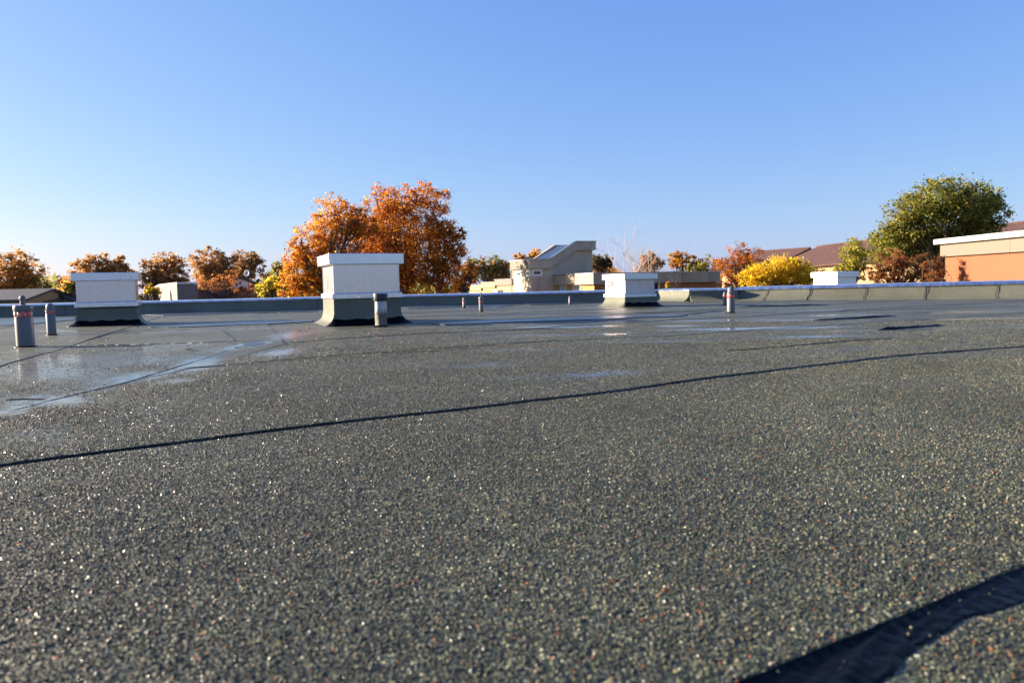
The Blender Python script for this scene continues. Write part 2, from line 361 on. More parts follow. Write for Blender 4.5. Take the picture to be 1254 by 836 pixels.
def wetness(X, Y, Z):
    dx, dy, dz = X, Y, Z - CAMH
    zf = dx * fwd.x + dy * fwd.y + dz * fwd.z; zf = np.where(zf < .05, .05, zf)
    px = CX + F * (dx * RT.x + dy * RT.y + dz * RT.z) / zf; py = CY - F * (dx * UP.x + dy * UP.y + dz * UP.z) / zf
    w_ = np.zeros_like(X)
    for cx, cy, rx, ry, a in WET:
        sl = -0.06 if cx > 450 else (-.10 if cx > 150 else 0)
        q = ((px - cx) / rx) ** 2 + ((py - cy - sl * (px - cx) * (.3 if ry < 3 else 1)) / ry) ** 2
        w_ = np.maximum(w_, a * np.exp(-q * .9))
    return np.where(Y < .3, 0, w_)
def edge_off(lo, s):
    """how far the front edge of a strip wanders from a straight line"""
    w = .003 * np.sin(s * 3.1 + lo * 7) + .0015 * np.sin(s * 11 + lo * 3)
    if abs(lo - .321) < 1e-6: w = w * .25 + .0006 * np.sin(s * 47) + .0004 * np.sin(s * 113)
    if abs(lo - 1.407) < 1e-6: w = w * .5 + np.interp(s, [-1.5, -.13, .24, .82, 1.55, 2.12, 2.96, 5], [-.14, -.062, -.008, .003, .018, .042, -.04, -.15])
    if abs(lo - 2.80) < 1e-6: w = w + np.interp(s, [0, .8, 1.5, 2.45, 4], [.05, .05, .05, -.10, -.2])
    return w
def strip(name, lo, hi, nt_, s0f, s1f, axis_s, axis_t, ds, lift, side=1, kinds=None):
    """one felt strip: t from lo (overlapping edge, raised) to hi; s between s0f(t), s1f(t)"""
    ts = np.linspace(lo, hi, nt_ + 1)
    smin = min(s0f(t) for t in ts); smax = max(s1f(t) for t in ts)
    ns = max(4, int((smax - smin) / ds))
    X = np.zeros((nt_ + 1, ns + 1)); Y = X.copy(); Zl = X.copy()
    for i, t in enumerate(ts):
        a, b = s0f(t), s1f(t); s = np.linspace(a, b, ns + 1)
        k = i / nt_
        wob = edge_off(lo, s) * (1 - k) ** 2 if axis_s is D else .004 * np.sin(s * 3.1 + lo * 7) * (i == 0)
        if i == nt_: wob = (.06 if axis_s is D else .03) * (1 if hi > lo else -1)
        X[i] = axis_s.x * s + axis_t.x * (t + wob); Y[i] = axis_s.y * s + axis_t.y * (t + wob)
        Zl[i] = lift * (1 - k) - .0008 * (i == nt_)
    Z = Hm(X, Y) + Zl
    W_ = wetness(X, Y, Z)
    # a skirt row: the cut edge of the felt
    X = np.vstack([X[:1], X]); Y = np.vstack([Y[:1], Y]); W_ = np.vstack([W_[:1] * 0, W_])
    Z = np.vstack([Z[:1] - lift - .002, Z])
    r, c = X.shape
    V = np.stack([X, Y, Z], -1).reshape(-1, 3)
    idx = np.arange(r * c).reshape(r, c)
    Fc = np.stack([idx[:-1, :-1], idx[:-1, 1:], idx[1:, 1:], idx[1:, :-1]], -1).reshape(-1, 4)
    if axis_s.x * axis_t.y - axis_s.y * axis_t.x < 0: Fc = Fc[:, ::-1]
    me = bpy.data.meshes.new(name); me.from_pydata(V.tolist(), [], Fc.tolist()); me.update()
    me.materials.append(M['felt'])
    at_ = me.attributes.new('wet', 'FLOAT', 'POINT'); at_.data.foreach_set('value', W_.reshape(-1).astype(np.float32))
    me.polygons.foreach_set('use_smooth', [True] * len(me.polygons)); me.set_sharp_from_angle(angle=R(45))
    o = bpy.data.objects.new(name, me); COL.objects.link(o); o.parent = roof
    return o
def line_hit(t, a, b):
    """s where the line (axis D, offset t) crosses segment line a-b"""
    # point = D s + N t ; solve cross((P-a),(b-a))=0
    e = b - a; P0 = NN * t - a
    return -(P0.x * e.y - P0.y * e.x) / (D.x * e.y - D.y * e.x)
def valley_s(t):
    s = 0.0
    for _ in range(25):
        P = D * s + NN * t; s += (VX(P.y) - P.x) / D.x * .7
    return s
OUTB = (BL0 + Vector((0, .4)), BL1 + Vector((0, .55))); OUTR = (C0 + Vector((.3, .45)), RE + Vector((.3, .4)))
def s_end(t): return min(line_hit(t, *OUTB), line_hit(t, *OUTR)) if t > -4 else line_hit(t, *OUTR)
PB = [-2.9, -1.85, -.75, .321, 1.407, 2.80, 3.75, 4.85, 5.9, 7.0, 8.1, 9.2]
for k in range(len(PB) - 1):
    lo, hi = PB[k], PB[k + 1]
    s0 = lambda t: valley_s(t)
    near = lo < 2.5
    lift = {.321: .0055, 1.407: .0042}.get(lo, .0022)
    # keep to the roof right of the gutter line and inside the back edge
    def s0c(t): return min(valley_s(t), s_end(t) - .05)
    strip('felt_strip', lo, hi, 26 if near else 18, s0c, s_end, D, NN, .05, lift)
U2, V2 = u20.u, u20.v                                                     # strips left of the gutter run along V2
def lh2(q, a, b):
    e = b - a; P0 = U2 * q - a
    return -(P0.x * e.y - P0.y * e.x) / (V2.x * e.y - V2.y * e.x)
def start2(q):
    # where the line at offset q meets the gutter line, coming from the camera side
    s = 0.0
    for _ in range(40):
        P = U2 * q + V2 * s; s += (P.x - VX(P.y)) / (-V2.x) * .5
    return s
QB = [3.4, 2.3, 1.25, .2, -.85, -1.9, -2.95, -4.0, -5.05, -6.1, -7.15, -8.2, -9.3, -10.4, -11.5]
# one sheet runs under them all left of the gutter
for k in range(len(QB) - 1):
    lo, hi = QB[k], QB[k + 1]
    g0 = lambda q: max(start2(q), -3.0)
    g1 = lambda q: max(lh2(q, *OUTB), start2(q) + .02)
    strip('felt_strip', lo, hi, 16, g0, g1, V2, U2, .05, .0025)

def ribbon(name, pts, wn, wf, hgt, mat, parent=roof, z_off=0.0, seg=.02, rag=.35, lip=0.5):
    """an irregular bead along a ground polyline: wn wide towards the camera, wf away; real height"""
    P = [Vector((p[0], p[1])) for p in pts]
    out = []
    for a, b in zip(P[:-1], P[1:]):
        n = max(1, int((b - a).length / seg))
        for i in range(n): out.append(a.lerp(b, i / n))
    out.append(P[-1]); n = len(out)
    v, f = [], []
    r1, r2 = 0.0, 0.0
    for i, p in enumerate(out):
        d = (out[min(i + 1, n - 1)] - out[max(i - 1, 0)]); d.normalize(); nn = Vector((-d.y, d.x))
        r1 = r1 * .8 + random.gauss(0, .35); r2 = r2 * .8 + random.gauss(0, .35)
        e = min(1, i / 3, (n - 1 - i) / 3)
        a_ = wn * max(.15, 1 + rag * r1) * e; b_ = wf * max(.15, 1 + rag * r2) * e
        if nn.y < 0: nn = -nn
        q = [p - nn * a_, p - nn * a_ * .55, p + nn * 0, p + nn * b_ * .7, p + nn * b_]
        hh = [-.001, hgt * .45, hgt, hgt * .8, -.001]
        for qq, h_ in zip(q, hh):
            v.append(Vector((qq.x, qq.y, H(qq.x, qq.y) + z_off + (h_ * (1 + .2 * r2) * max(e, .1) if h_ > 0 else h_))))
    for i in range(n - 1):
        for k in range(4):
            f.append((i * 5 + k, (i + 1) * 5 + k, (i + 1) * 5 + k + 1, i * 5 + k + 1))
    return pyobj(name, v, f, mat, parent, True)
# bitumen bleeding out along the overlaps
def on(t, s): q = D * s + NN * (t + float(edge_off(min(PB, key=lambda b: abs(b - t)), s))); return (q.x, q.y)
ribbon('bitumen_seam', [on(1.405, s) for s in np.arange(valley_s(1.407) , s_end(1.407), .05)], .008, .0005, .0030, M['bitumen'], rag=.5)
for t_, w_ in ((2.798, .004), (3.746, .003), (4.846, .004), (5.896, .004)):
    ribbon('bitumen_seam', [on(t_, s) for s in np.arange(valley_s(t_), s_end(t_) - .5, .1)], w_, .0005, .0018, M['bitumen'], rag=.8, seg=.03)
# wide smear in front of the nearest overlap (foreground right)
def smw(s): return np.interp(s, [-.2, .1, .30, .40, .44, .47, .52, .60, .66, .70, .80, 1.0, 1.3, 2.6], [.05, .06, .062, .057, .051, .036, .029, .033, .036, .027, .028, .04, .03, .04]) + .002 * np.sin(s * 41) + .0012 * np.sin(s * 97 + 1)
def smear():
    pts = np.arange(-.15, 2.6, .0035); v, f = [], []; n = 16
    r = r2 = 0; ph = rng.uniform(0, 6.28, (14, 3)); 
    def rel(s, k):
        return sum(.00035 / (1 + .25 * j) * math.sin(s * (14 + 23 * j) + k * (.35 + .22 * j) + ph[j, 0] + 1.5 * math.sin(s * 6 + ph[j, 1])) for j in range(7))
    for i, s in enumerate(pts):
        r = r * .93 + random.gauss(0, .07); r2 = r2 * .6 + random.gauss(0, .0007)
        P = D * s + NN * (.321 + float(edge_off(.321, s)))
        tgt = float(smw(s)) * .93 + .008 * r + r2
        for k in range(n):
            u = k / (n - 1)
            q = P - NN * tgt * u + NN * .002 * (1 - u)
            h = .0042 * math.exp(-u * 7) + .0016 + rel(s, k) * (1.6 if .1 < u < .95 else .3) + random.gauss(0, .00010)
            if k == n - 1: h = -.001
            v.append(Vector((q.x, q.y, H(q.x, q.y) + (max(h, .0008) if k < n - 1 else -.001))))
    for i in range(len(pts) - 1):
        for k in range(n - 1): f.append((i * n + k, (i + 1) * n + k, (i + 1) * n + k + 1, i * n + k + 1))
    return pyobj('bitumen_smear', v, f, M['bitumen'], roof, True)
sm = smear()
def pxline(pts, step=4):
    o = []
    for (x0, y0), (x1, y1) in zip(pts[:-1], pts[1:]):
        n = max(1, int(abs(x1 - x0) / step))
        for i in range(n): o.append(gnd(x0 + (x1 - x0) * i / n, y0 + (y1 - y0) * i / n))
    o.append(gnd(*pts[-1])); return o
for pts, wn, h_ in (
    ([(885, 431), (925, 428.5), (1040, 418.5), (1100, 415)], .008, .0055),
    ([(1072, 404.6), (1110, 402.5), (1158, 399)], .018, .013), ([(988, 393.4), (1040, 391), (1101, 387)], .018, .013),
    ([(905, 376), (960, 375), (1016, 373.5)], .02, .012), ([(780, 384), (850, 382), (888, 380.5)], .02, .004), ([(1000, 382), (1120, 378.5), (1254, 375)], .02, .004),
    ([(700, 379.5), (760, 378.8), (830, 377)], .02, .004), ([(560, 388), (660, 384.5), (760, 383)], .015, .004), ([(800, 387), (860, 384), (890, 380)], .015, .005),
    ([(1040, 432), (1110, 436.5)], .03, .004),
    ([(0, 508.5), (62, 491), (150, 470), (198, 455.5), (262, 436), (283, 428)], .009, .003), ([(283, 428), (300, 423), (318, 417), (345, 412)], .012, .003),
    ([(0, 445), (40, 436), (76, 424), (110, 416), (134, 409), (159, 405)], .010, .003),
    ([(120, 404.8), (200, 404.6), (274, 404.6)], .010, .003), ([(274, 404.6), (282, 411), (291, 419)], .010, .003), ([(291, 419), (325, 418), (350, 417)], .010, .003),
    ([(0, 490.5), (30, 489), (62, 489.5)], .006, .003), ([(290, 482.5), (305, 480.5), (322, 479)], .006, .003), ([(385, 472), (420, 470.5)], .005, .002),
    ([(540, 408), (620, 404.5), (700, 402)], .012, .003), ([(460, 433), (520, 430.5), (545, 430)], .006, .003), ([(400, 471), (470, 463.5), (560, 455)], .003, .0015)):
    ribbon('bitumen_seam', [(p.x, p.y) for p in pxline(pts)], wn, wn * .4, h_, M['bitumen'], rag=.6, seg=.02 if wn < .015 else .04)
# an overlaid sheet with a ragged outline
def patch(pxs, h, name='felt_patch'):
    P = [gnd(*p) for p in pxs]; n = len(P); Q = []
    for i in range(n):
        a, b = P[i], P[(i + 1) % n]; k = max(1, int((b - a).length / .03))
        for j in range(k):
            q = a.lerp(b, j / k); Q.append(Vector((q.x + random.uniform(-.006, .006), q.y + random.uniform(-.006, .006))))
    bm = bmesh.new()
    vt = [bm.verts.new((q.x, q.y, H(q.x, q.y) + h + .002)) for q in Q]; vb = [bm.verts.new((q.x, q.y, H(q.x, q.y) - .001)) for q in Q]
    fc = bm.faces.new(vt)
    for i in range(len(Q)): bm.faces.new((vt[i], vb[i], vb[(i + 1) % len(Q)], vt[(i + 1) % len(Q)]))
    bmesh.ops.triangulate(bm, faces=[fc]); bmesh.ops.recalc_face_normals(bm, faces=bm.faces)
    me = bpy.data.meshes.new(name); bm.to_mesh(me); bm.free()
    X = np.array([[v.co.x, v.co.y, v.co.z] for v in me.vertices]); at_ = me.attributes.new('wet', 'FLOAT', 'POINT')
    at_.data.foreach_set('value', wetness(X[:, 0], X[:, 1], X[:, 2]).astype(np.float32))
    me.materials.append(M['felt']); o = bpy.data.objects.new(name, me); COL.objects.link(o); o.parent = roof; return o
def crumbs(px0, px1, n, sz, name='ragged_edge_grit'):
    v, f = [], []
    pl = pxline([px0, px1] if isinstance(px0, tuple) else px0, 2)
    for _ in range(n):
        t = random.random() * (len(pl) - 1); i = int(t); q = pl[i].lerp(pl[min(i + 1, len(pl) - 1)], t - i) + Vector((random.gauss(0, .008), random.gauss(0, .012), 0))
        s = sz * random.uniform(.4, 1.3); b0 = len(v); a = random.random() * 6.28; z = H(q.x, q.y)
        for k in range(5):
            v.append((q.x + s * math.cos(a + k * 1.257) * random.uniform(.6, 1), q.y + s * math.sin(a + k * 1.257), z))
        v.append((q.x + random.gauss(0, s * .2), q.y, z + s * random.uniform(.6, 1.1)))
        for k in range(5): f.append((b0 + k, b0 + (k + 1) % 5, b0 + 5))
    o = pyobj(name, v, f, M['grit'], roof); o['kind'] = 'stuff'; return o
M['grit'] = dirty('pale_sunlit_grit', (.22, .18, .12), scale=200, streaks=False, amount=.9, dirt=(.08, .07, .06))  # pale colour paints in the sun caught by a ragged sheet end
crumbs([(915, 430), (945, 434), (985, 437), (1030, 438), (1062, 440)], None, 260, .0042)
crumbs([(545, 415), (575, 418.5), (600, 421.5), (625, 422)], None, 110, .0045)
patch([(157, 405.2), (272, 405), (289, 418.5), (120, 423)], .002)

# ---- standing rainwater
def puddle(pts, lift=.0075, name='puddle', label=None):
    P = [gnd(*p) for p in pts]; n = len(P); Q = []
    for i in range(n):
        a, b = P[i], P[(i + 1) % n]; L_ = (b - a).length; k = max(2, int(L_ / .05))
        nn = Vector((-(b - a).y, (b - a).x, 0)).normalized(); r = 0
        for j in range(k):
            r = r * .8 + random.gauss(0, .3); e = min(1, j / 2)
            Q.append(a.lerp(b, j / k) + nn * r * min(.03, L_ * .03) * e)
    z = max(q.z for q in Q) * .5 + sum(q.z for q in Q) / len(Q) * .5
    bm = bmesh.new(); vs = [bm.verts.new((q.x, q.y, H(q.x, q.y) + lift)) for q in Q]
    fc = bm.faces.new(vs); vb = [bm.verts.new((q.x, q.y, H(q.x, q.y) - .004)) for q in Q]
    for i in range(len(Q)): bm.faces.new((vs[i], vb[i], vb[(i + 1) % len(Q)], vs[(i + 1) % len(Q)]))
    bmesh.ops.triangulate(bm, faces=[fc]); bmesh.ops.recalc_face_normals(bm, faces=bm.faces)
    me = bpy.data.meshes.new(name); bm.to_mesh(me); bm.free(); me.materials.append(M['water'])
    o = bpy.data.objects.new(name, me); COL.objects.link(o); tag(o, kind='structure'); return o
puddle([(-60, 393), (20, 390.5), (60, 389.5), (94, 388.2), (92, 392), (60, 395), (20, 398.5), (-60, 403)])
puddle([(168, 401.2), (230, 398.3), (300, 394.4), (340, 393.4), (384, 392.6), (382, 394.5), (330, 397.6), (270, 399.6), (225, 401.2)])
puddle([(528, 396.8), (575, 394.2), (620, 392.2), (700, 389.6), (790, 386.9), (842, 386.3), (832, 388.2), (760, 390.6), (690, 393.2), (600, 396.6), (545, 398.4)])
puddle([(568, 374.4), (600, 372.9), (628, 374.6), (612, 376.6), (574, 376.8)])
puddle([(495, 376.7), (560, 375.2), (566, 376.4), (500, 378.2)])
puddle([(640, 372.6), (740, 369.6), (741, 370.6), (650, 374)])
puddle([(178, 385.6), (240, 383.4), (330, 381.4), (388, 380.6), (388, 381.8), (300, 383.8), (200, 387)])
puddle([(296, 421.2), (318, 419.2), (326, 420.4), (312, 424), (300, 424.5)], .003)

# ---- loose granules: real stones near the lens
def stones():
    pts = []
    for (y0, y1, dens) in ((.40, .8, 140000), (.8, 1.2, 130000), (1.2, 1.7, 105000), (1.7, 2.3, 70000), (2.3, 3.2, 36000), (3.2, 4.6, 14000)):
        x1 = y1 * .74 + .08; n = int((2 * x1) * (y1 - y0) * dens)
        X = rng.uniform(-x1, x1, n); Y = rng.uniform(y0, y1, n); k = np.abs(X) < Y * .73 + .06
        pts.append(np.stack([X[k], Y[k]], 1))
    P = np.concatenate(pts); X, Y = P[:, 0], P[:, 1]
    t = X * NN.x + Y * NN.y; s = X * D.x + Y * D.y
    Z = Hm(X, Y); e0 = edge_off(.321, s); e1 = edge_off(1.407, s); t = np.where(np.abs(t - .321) < .15, t - e0, np.where(np.abs(t - 1.407) < .25, t - e1, t))
    for k in range(len(PB) - 1):
        lo, hi = PB[k], PB[k + 1]; lf = {.321: .0055, 1.407: .0042}.get(lo, .0022)
        msk = (t >= lo) & (t < hi); Z[msk] += lf * (1 - (t[msk] - lo) / (hi - lo))
    w_ = wetness(X, Y, Z); left = X < -1.16 - .05 * np.sin(Y * 1.3)
    keep = (rng.random(len(X)) > w_ * 1.5) & (~left | (rng.random(len(X)) < .3))
    # clear of the bitumen
    tgt = smw(s) + .001
    q = .321 - t
    insm = (q > -.001) & (q < tgt * 1.0) & (s > -.15); keep &= ~(insm & (rng.random(len(X)) > .012))
    Z[insm] += .003
    q1 = 1.407 - t; keep &= ~((q1 > -.002) & (q1 < .011))
    X, Y, Z = X[keep], Y[keep], Z[keep]; n = len(X)
    print('granules', n)
    me = bpy.data.meshes.new('mineral_granules'); me.vertices.add(n)
    me.vertices.foreach_set('co', np.stack([X, Y, Z + .0002], 1).reshape(-1).astype(np.float32))
    a = me.attributes.new('rot', 'FLOAT_VECTOR', 'POINT'); a.data.foreach_set('vector', rng.uniform(0, 6.283, n * 3).astype(np.float32))
    sz = np.clip(rng.lognormal(math.log(.00088), .30, n), .0005, .0020) * (1 + .45 * sst(1.4, 3.5, Y))
    sc = np.stack([sz * rng.uniform(.8, 1.35, n), sz * rng.uniform(.75, 1.2, n), sz * rng.uniform(.55, 1.0, n)], 1)
    b = me.attributes.new('scl', 'FLOAT_VECTOR', 'POINT'); b.data.foreach_set('vector', sc.reshape(-1).astype(np.float32))
    o = bpy.data.objects.new('mineral_granules', me); COL.objects.link(o); o.parent = roof; o['kind'] = 'stuff'
    g = bpy.data.node_groups.new('scatter_granules', 'GeometryNodeTree')
    g.interface.new_socket('Geometry', in_out='INPUT', socket_type='NodeSocketGeometry'); g.interface.new_socket('Geometry', in_out='OUTPUT', socket_type='NodeSocketGeometry')
    gi = g.nodes.new('NodeGroupInput'); go = g.nodes.new('NodeGroupOutput'); L = g.links.new
    ic = g.nodes.new('GeometryNodeMeshIcoSphere'); ic.inputs['Radius'].default_value = 1; ic.inputs['Subdivisions'].default_value = 1
    sm_ = g.nodes.new('GeometryNodeSetMaterial'); sm_.inputs['Material'].default_value = M['granule']
    sh = g.nodes.new('GeometryNodeSetShadeSmooth'); sh.inputs['Shade Smooth'].default_value = False
    ip = g.nodes.new('GeometryNodeInstanceOnPoints')
    na = g.nodes.new('GeometryNodeInputNamedAttribute'); na.data_type = 'FLOAT_VECTOR'; na.inputs[0].default_value = 'rot'
    nb = g.nodes.new('GeometryNodeInputNamedAttribute'); nb.data_type = 'FLOAT_VECTOR'; nb.inputs[0].default_value = 'scl'
    e2r = g.nodes.new('FunctionNodeEulerToRotation')
    m2p = g.nodes.new('GeometryNodeMeshToPoints')
    L(gi.outputs[0], m2p.inputs[0]); L(m2p.outputs[0], ip.inputs['Points']); L(ic.outputs[0], sh.inputs[0]); L(sh.outputs[0], sm_.inputs[0]); L(sm_.outputs[0], ip.inputs['Instance'])
    L(na.outputs[0], e2r.inputs[0]); L(e2r.outputs[0], ip.inputs['Rotation']); L(nb.outputs[0], ip.inputs['Scale']); L(ip.outputs[0], go.inputs[0])
    md = o.modifiers.new('scatter', 'NODES'); md.node_group = g
    me.materials.append(M['granule'])
stones()

# ---- the building under the roof, and the ground
def outline_prism(name, poly, z0, z1, mat, parent=None):
    n = len(poly); v = [(x, y, z0) for x, y in poly] + [(x, y, z1) for x, y in poly]
    f = [tuple(range(n))[::-1], tuple(range(n, 2 * n))] + [(i, (i + 1) % n, n + (i + 1) % n, n + i) for i in range(n)]
    return pyobj(name, v, f, mat, parent)
b0 = outline_prism('roof_building', [(-14.5, -6), (9.7, -6), (9.7, 6.1), (3.2, 9.9), (2.3, 10.6), (-14.5, 9.1)], -6.0, -.055, M['grey_wall'])
tag(b0, kind='structure')
b1 = outline_prism('lower_roof', [(5.0, 10.2), (9.8, 7.7), (17, 9.5), (17, 17), (6, 17)], -6.0, -.35, M['felt_up']); tag(b1, kind='structure')
gp = 3000
g_ = pyobj('ground', [(-gp, -gp, -6.02), (gp, -gp, -6.02), (gp, gp, -6.02), (-gp, gp, -6.02)], [(0, 1, 2, 3)], M['grass']); tag(g_, kind='structure')

# ================================================================== PARAPET
par = thing('roof_parapet', 'low felt covered parapet with metal coping along the far and right roof edges', 'parapet', (0, 0, 0))
PROF = [(-.105, .000), (-.078, .010), (-.055, .022), (-.036, .040), (-.022, .062), (-.012, .088), (-.006, .112), (-.004, .128)]
def sweep(name, a, b, na, nb, prof, mat, h0, h1, parent, thick=True, bulge=0.0):
    """felt flashing between ground points a and b; na/nb inward normals at its ends"""
    v, f = [], []; m_ = len(prof); k = max(2, int((b - a).length / .15))
    for i in range(k + 1):
        t = i / k; p = a.lerp(b, t); nn = na.lerp(nb, t).normalized(); hh = h0 + (h1 - h0) * t
        base = H(p.x, p.y)
        for (o_, z_) in prof:
            q = p + nn * (-o_ + bulge); v.append(Vector((q.x, q.y, base * (1 if z_ < .05 else .7) + z_ / .128 * hh - (.004 if z_ == 0 else 0))))
    for i in range(k):
        for j in range(m_ - 1): f.append((i * m_ + j, (i + 1) * m_ + j, (i + 1) * m_ + j + 1, i * m_ + j + 1))
    # returned ends so that laps have thickness
    for i in (0, k):
        t = i / k; p = a.lerp(b, t); s = len(v)
        pb_ = p - nb * .16; v.append(Vector((pb_.x, pb_.y, H(p.x, p.y) - .004))); v.append(Vector((pb_.x, pb_.y, v[i * m_ + m_ - 1].z)))
        f.append(tuple([s] + [i * m_ + j for j in range(m_)] + [s + 1]))
    o = pyobj(name, v, f, mat, parent, True); o.data.set_sharp_from_angle(angle=R(50)); return o
def inward(a, b):
    d = (b - a).normalized(); n = Vector((d.y, -d.x)); return n if n.y < 0 else -n
def xpt(px, a, b):
    lo, hi = 0.0, 1.0
    for _ in range(50):
        mid = (lo + hi) / 2; p = a.lerp(b, mid)
        if proj((p.x, p.y, .05))[0] < px: lo = mid
        else: hi = mid
    return a.lerp(b, lo)
nb_ = inward(BL0, BL1); nr = inward(C0, RE); nj = Vector((-.93, -.37)).normalized()
xs = [None, 45, 80, 178, 293, 388, 470, 567, 655, 742, None]
pts = [BL0 if i == 0 else (BL1 if i == len(xs) - 1 else xpt(x, BL0, BL1)) for i, x in enumerate(xs)]
for i in range(len(pts) - 1):
    bul = .0 + .006 * (i % 2)
    if xs[i] == 293: bul = .02
    sweep('flashing_panel', pts[i], pts[i + 1], nb_, nb_, PROF, M['felt_up'], .132, .132, par, bulge=bul)
sweep('flashing_panel', BL1, J1, nj, nj, PROF, M['felt_up'], .132, .134, par)
sweep('flashing_panel', J1, C0, nb_, nb_, PROF, M['felt_up'], .134, .128, par)
xr = [None, 938, 991, 1060, 1134, 1222, None]
pr = [C0 if i == 0 else (RE if i == len(xr) - 1 else xpt(x, C0, RE)) for i, x in enumerate(xr)]
for i in range(len(pr) - 1):
    tt = lambda p: .130 + .042 * min(1, (p - C0).length / 4.2)
    sweep('flashing_panel', pr[i], pr[i + 1], nr, nr, [(o_ * 2.1 + .1, z_) for o_, z_ in PROF], M['felt_up'], tt(pr[i]), tt(pr[i + 1]), par, bulge=.004 * (i % 2))
    # bitumen line at the lap
    if i > 0:
        v, f = [], []
        for j, (o_, z_) in enumerate(PROF):
            for s_ in (-.003, .002):
                q = pr[i] + (RE - C0).normalized() * (s_ - (z_ < .05) * .02) + nr * (-o_ * 2.1 - .1 + .009)
                v.append(Vector((q.x, q.y, z_ / .128 * tt(pr[i]) + .001)))
        for j in range(len(PROF) - 1): f.append((2 * j, 2 * j + 1, 2 * j + 3, 2 * j + 2))
        o = pyobj('lap_bitumen', v, f, M['bitumen'], par); sf = o.modifiers.new('s', 'SOLIDIFY'); sf.thickness = .003
def coping(a, b, n, h0, h1, dep=.20, hgt=.024, mat='coping'):
    k = max(1, int((b - a).length / 2.0)); 
    for i in range(k):
        p, q = a.lerp(b, i / k), a.lerp(b, (i + 1) / k); g = (q - p).normalized() * .0015
        p, q = p + g, q - g; v = []
        for pt, hh in ((p, h0 + (h1 - h0) * i / k), (q, h0 + (h1 - h0) * (i + 1) / k)):
            zb = H(pt.x, pt.y) * .7 + hh
            for o_, z_ in ((.018, .0), (.020, .008), (.010, hgt * .8), (0, hgt), (-dep, hgt + .012), (-dep - .012, -.03), (-dep - .006, -.03), (-dep, 0)):
                w2 = pt + n * o_; v.append(Vector((w2.x, w2.y, zb + z_)))
        m_ = 8; f = [tuple(range(m_)), tuple(range(2 * m_ - 1, m_ - 1, -1))] + [(j, (j + 1) % m_, m_ + (j + 1) % m_, m_ + j) for j in range(m_)]
        bevel(pyobj('coping', v, f, M[mat], par), .003)
coping(BL0, BL1, nb_, .130, .130); coping(J1 + Vector((-.02, 0)), C0, nb_, .132, .126)
coping(BL1 + Vector((0, .1)), J1, nj, .131, .132, dep=.15)
coping(C0 + Vector((-.03, .02)) - nr * .095, RE - nr * .095, nr, .128, .170 + .02, hgt=.034, dep=.26)

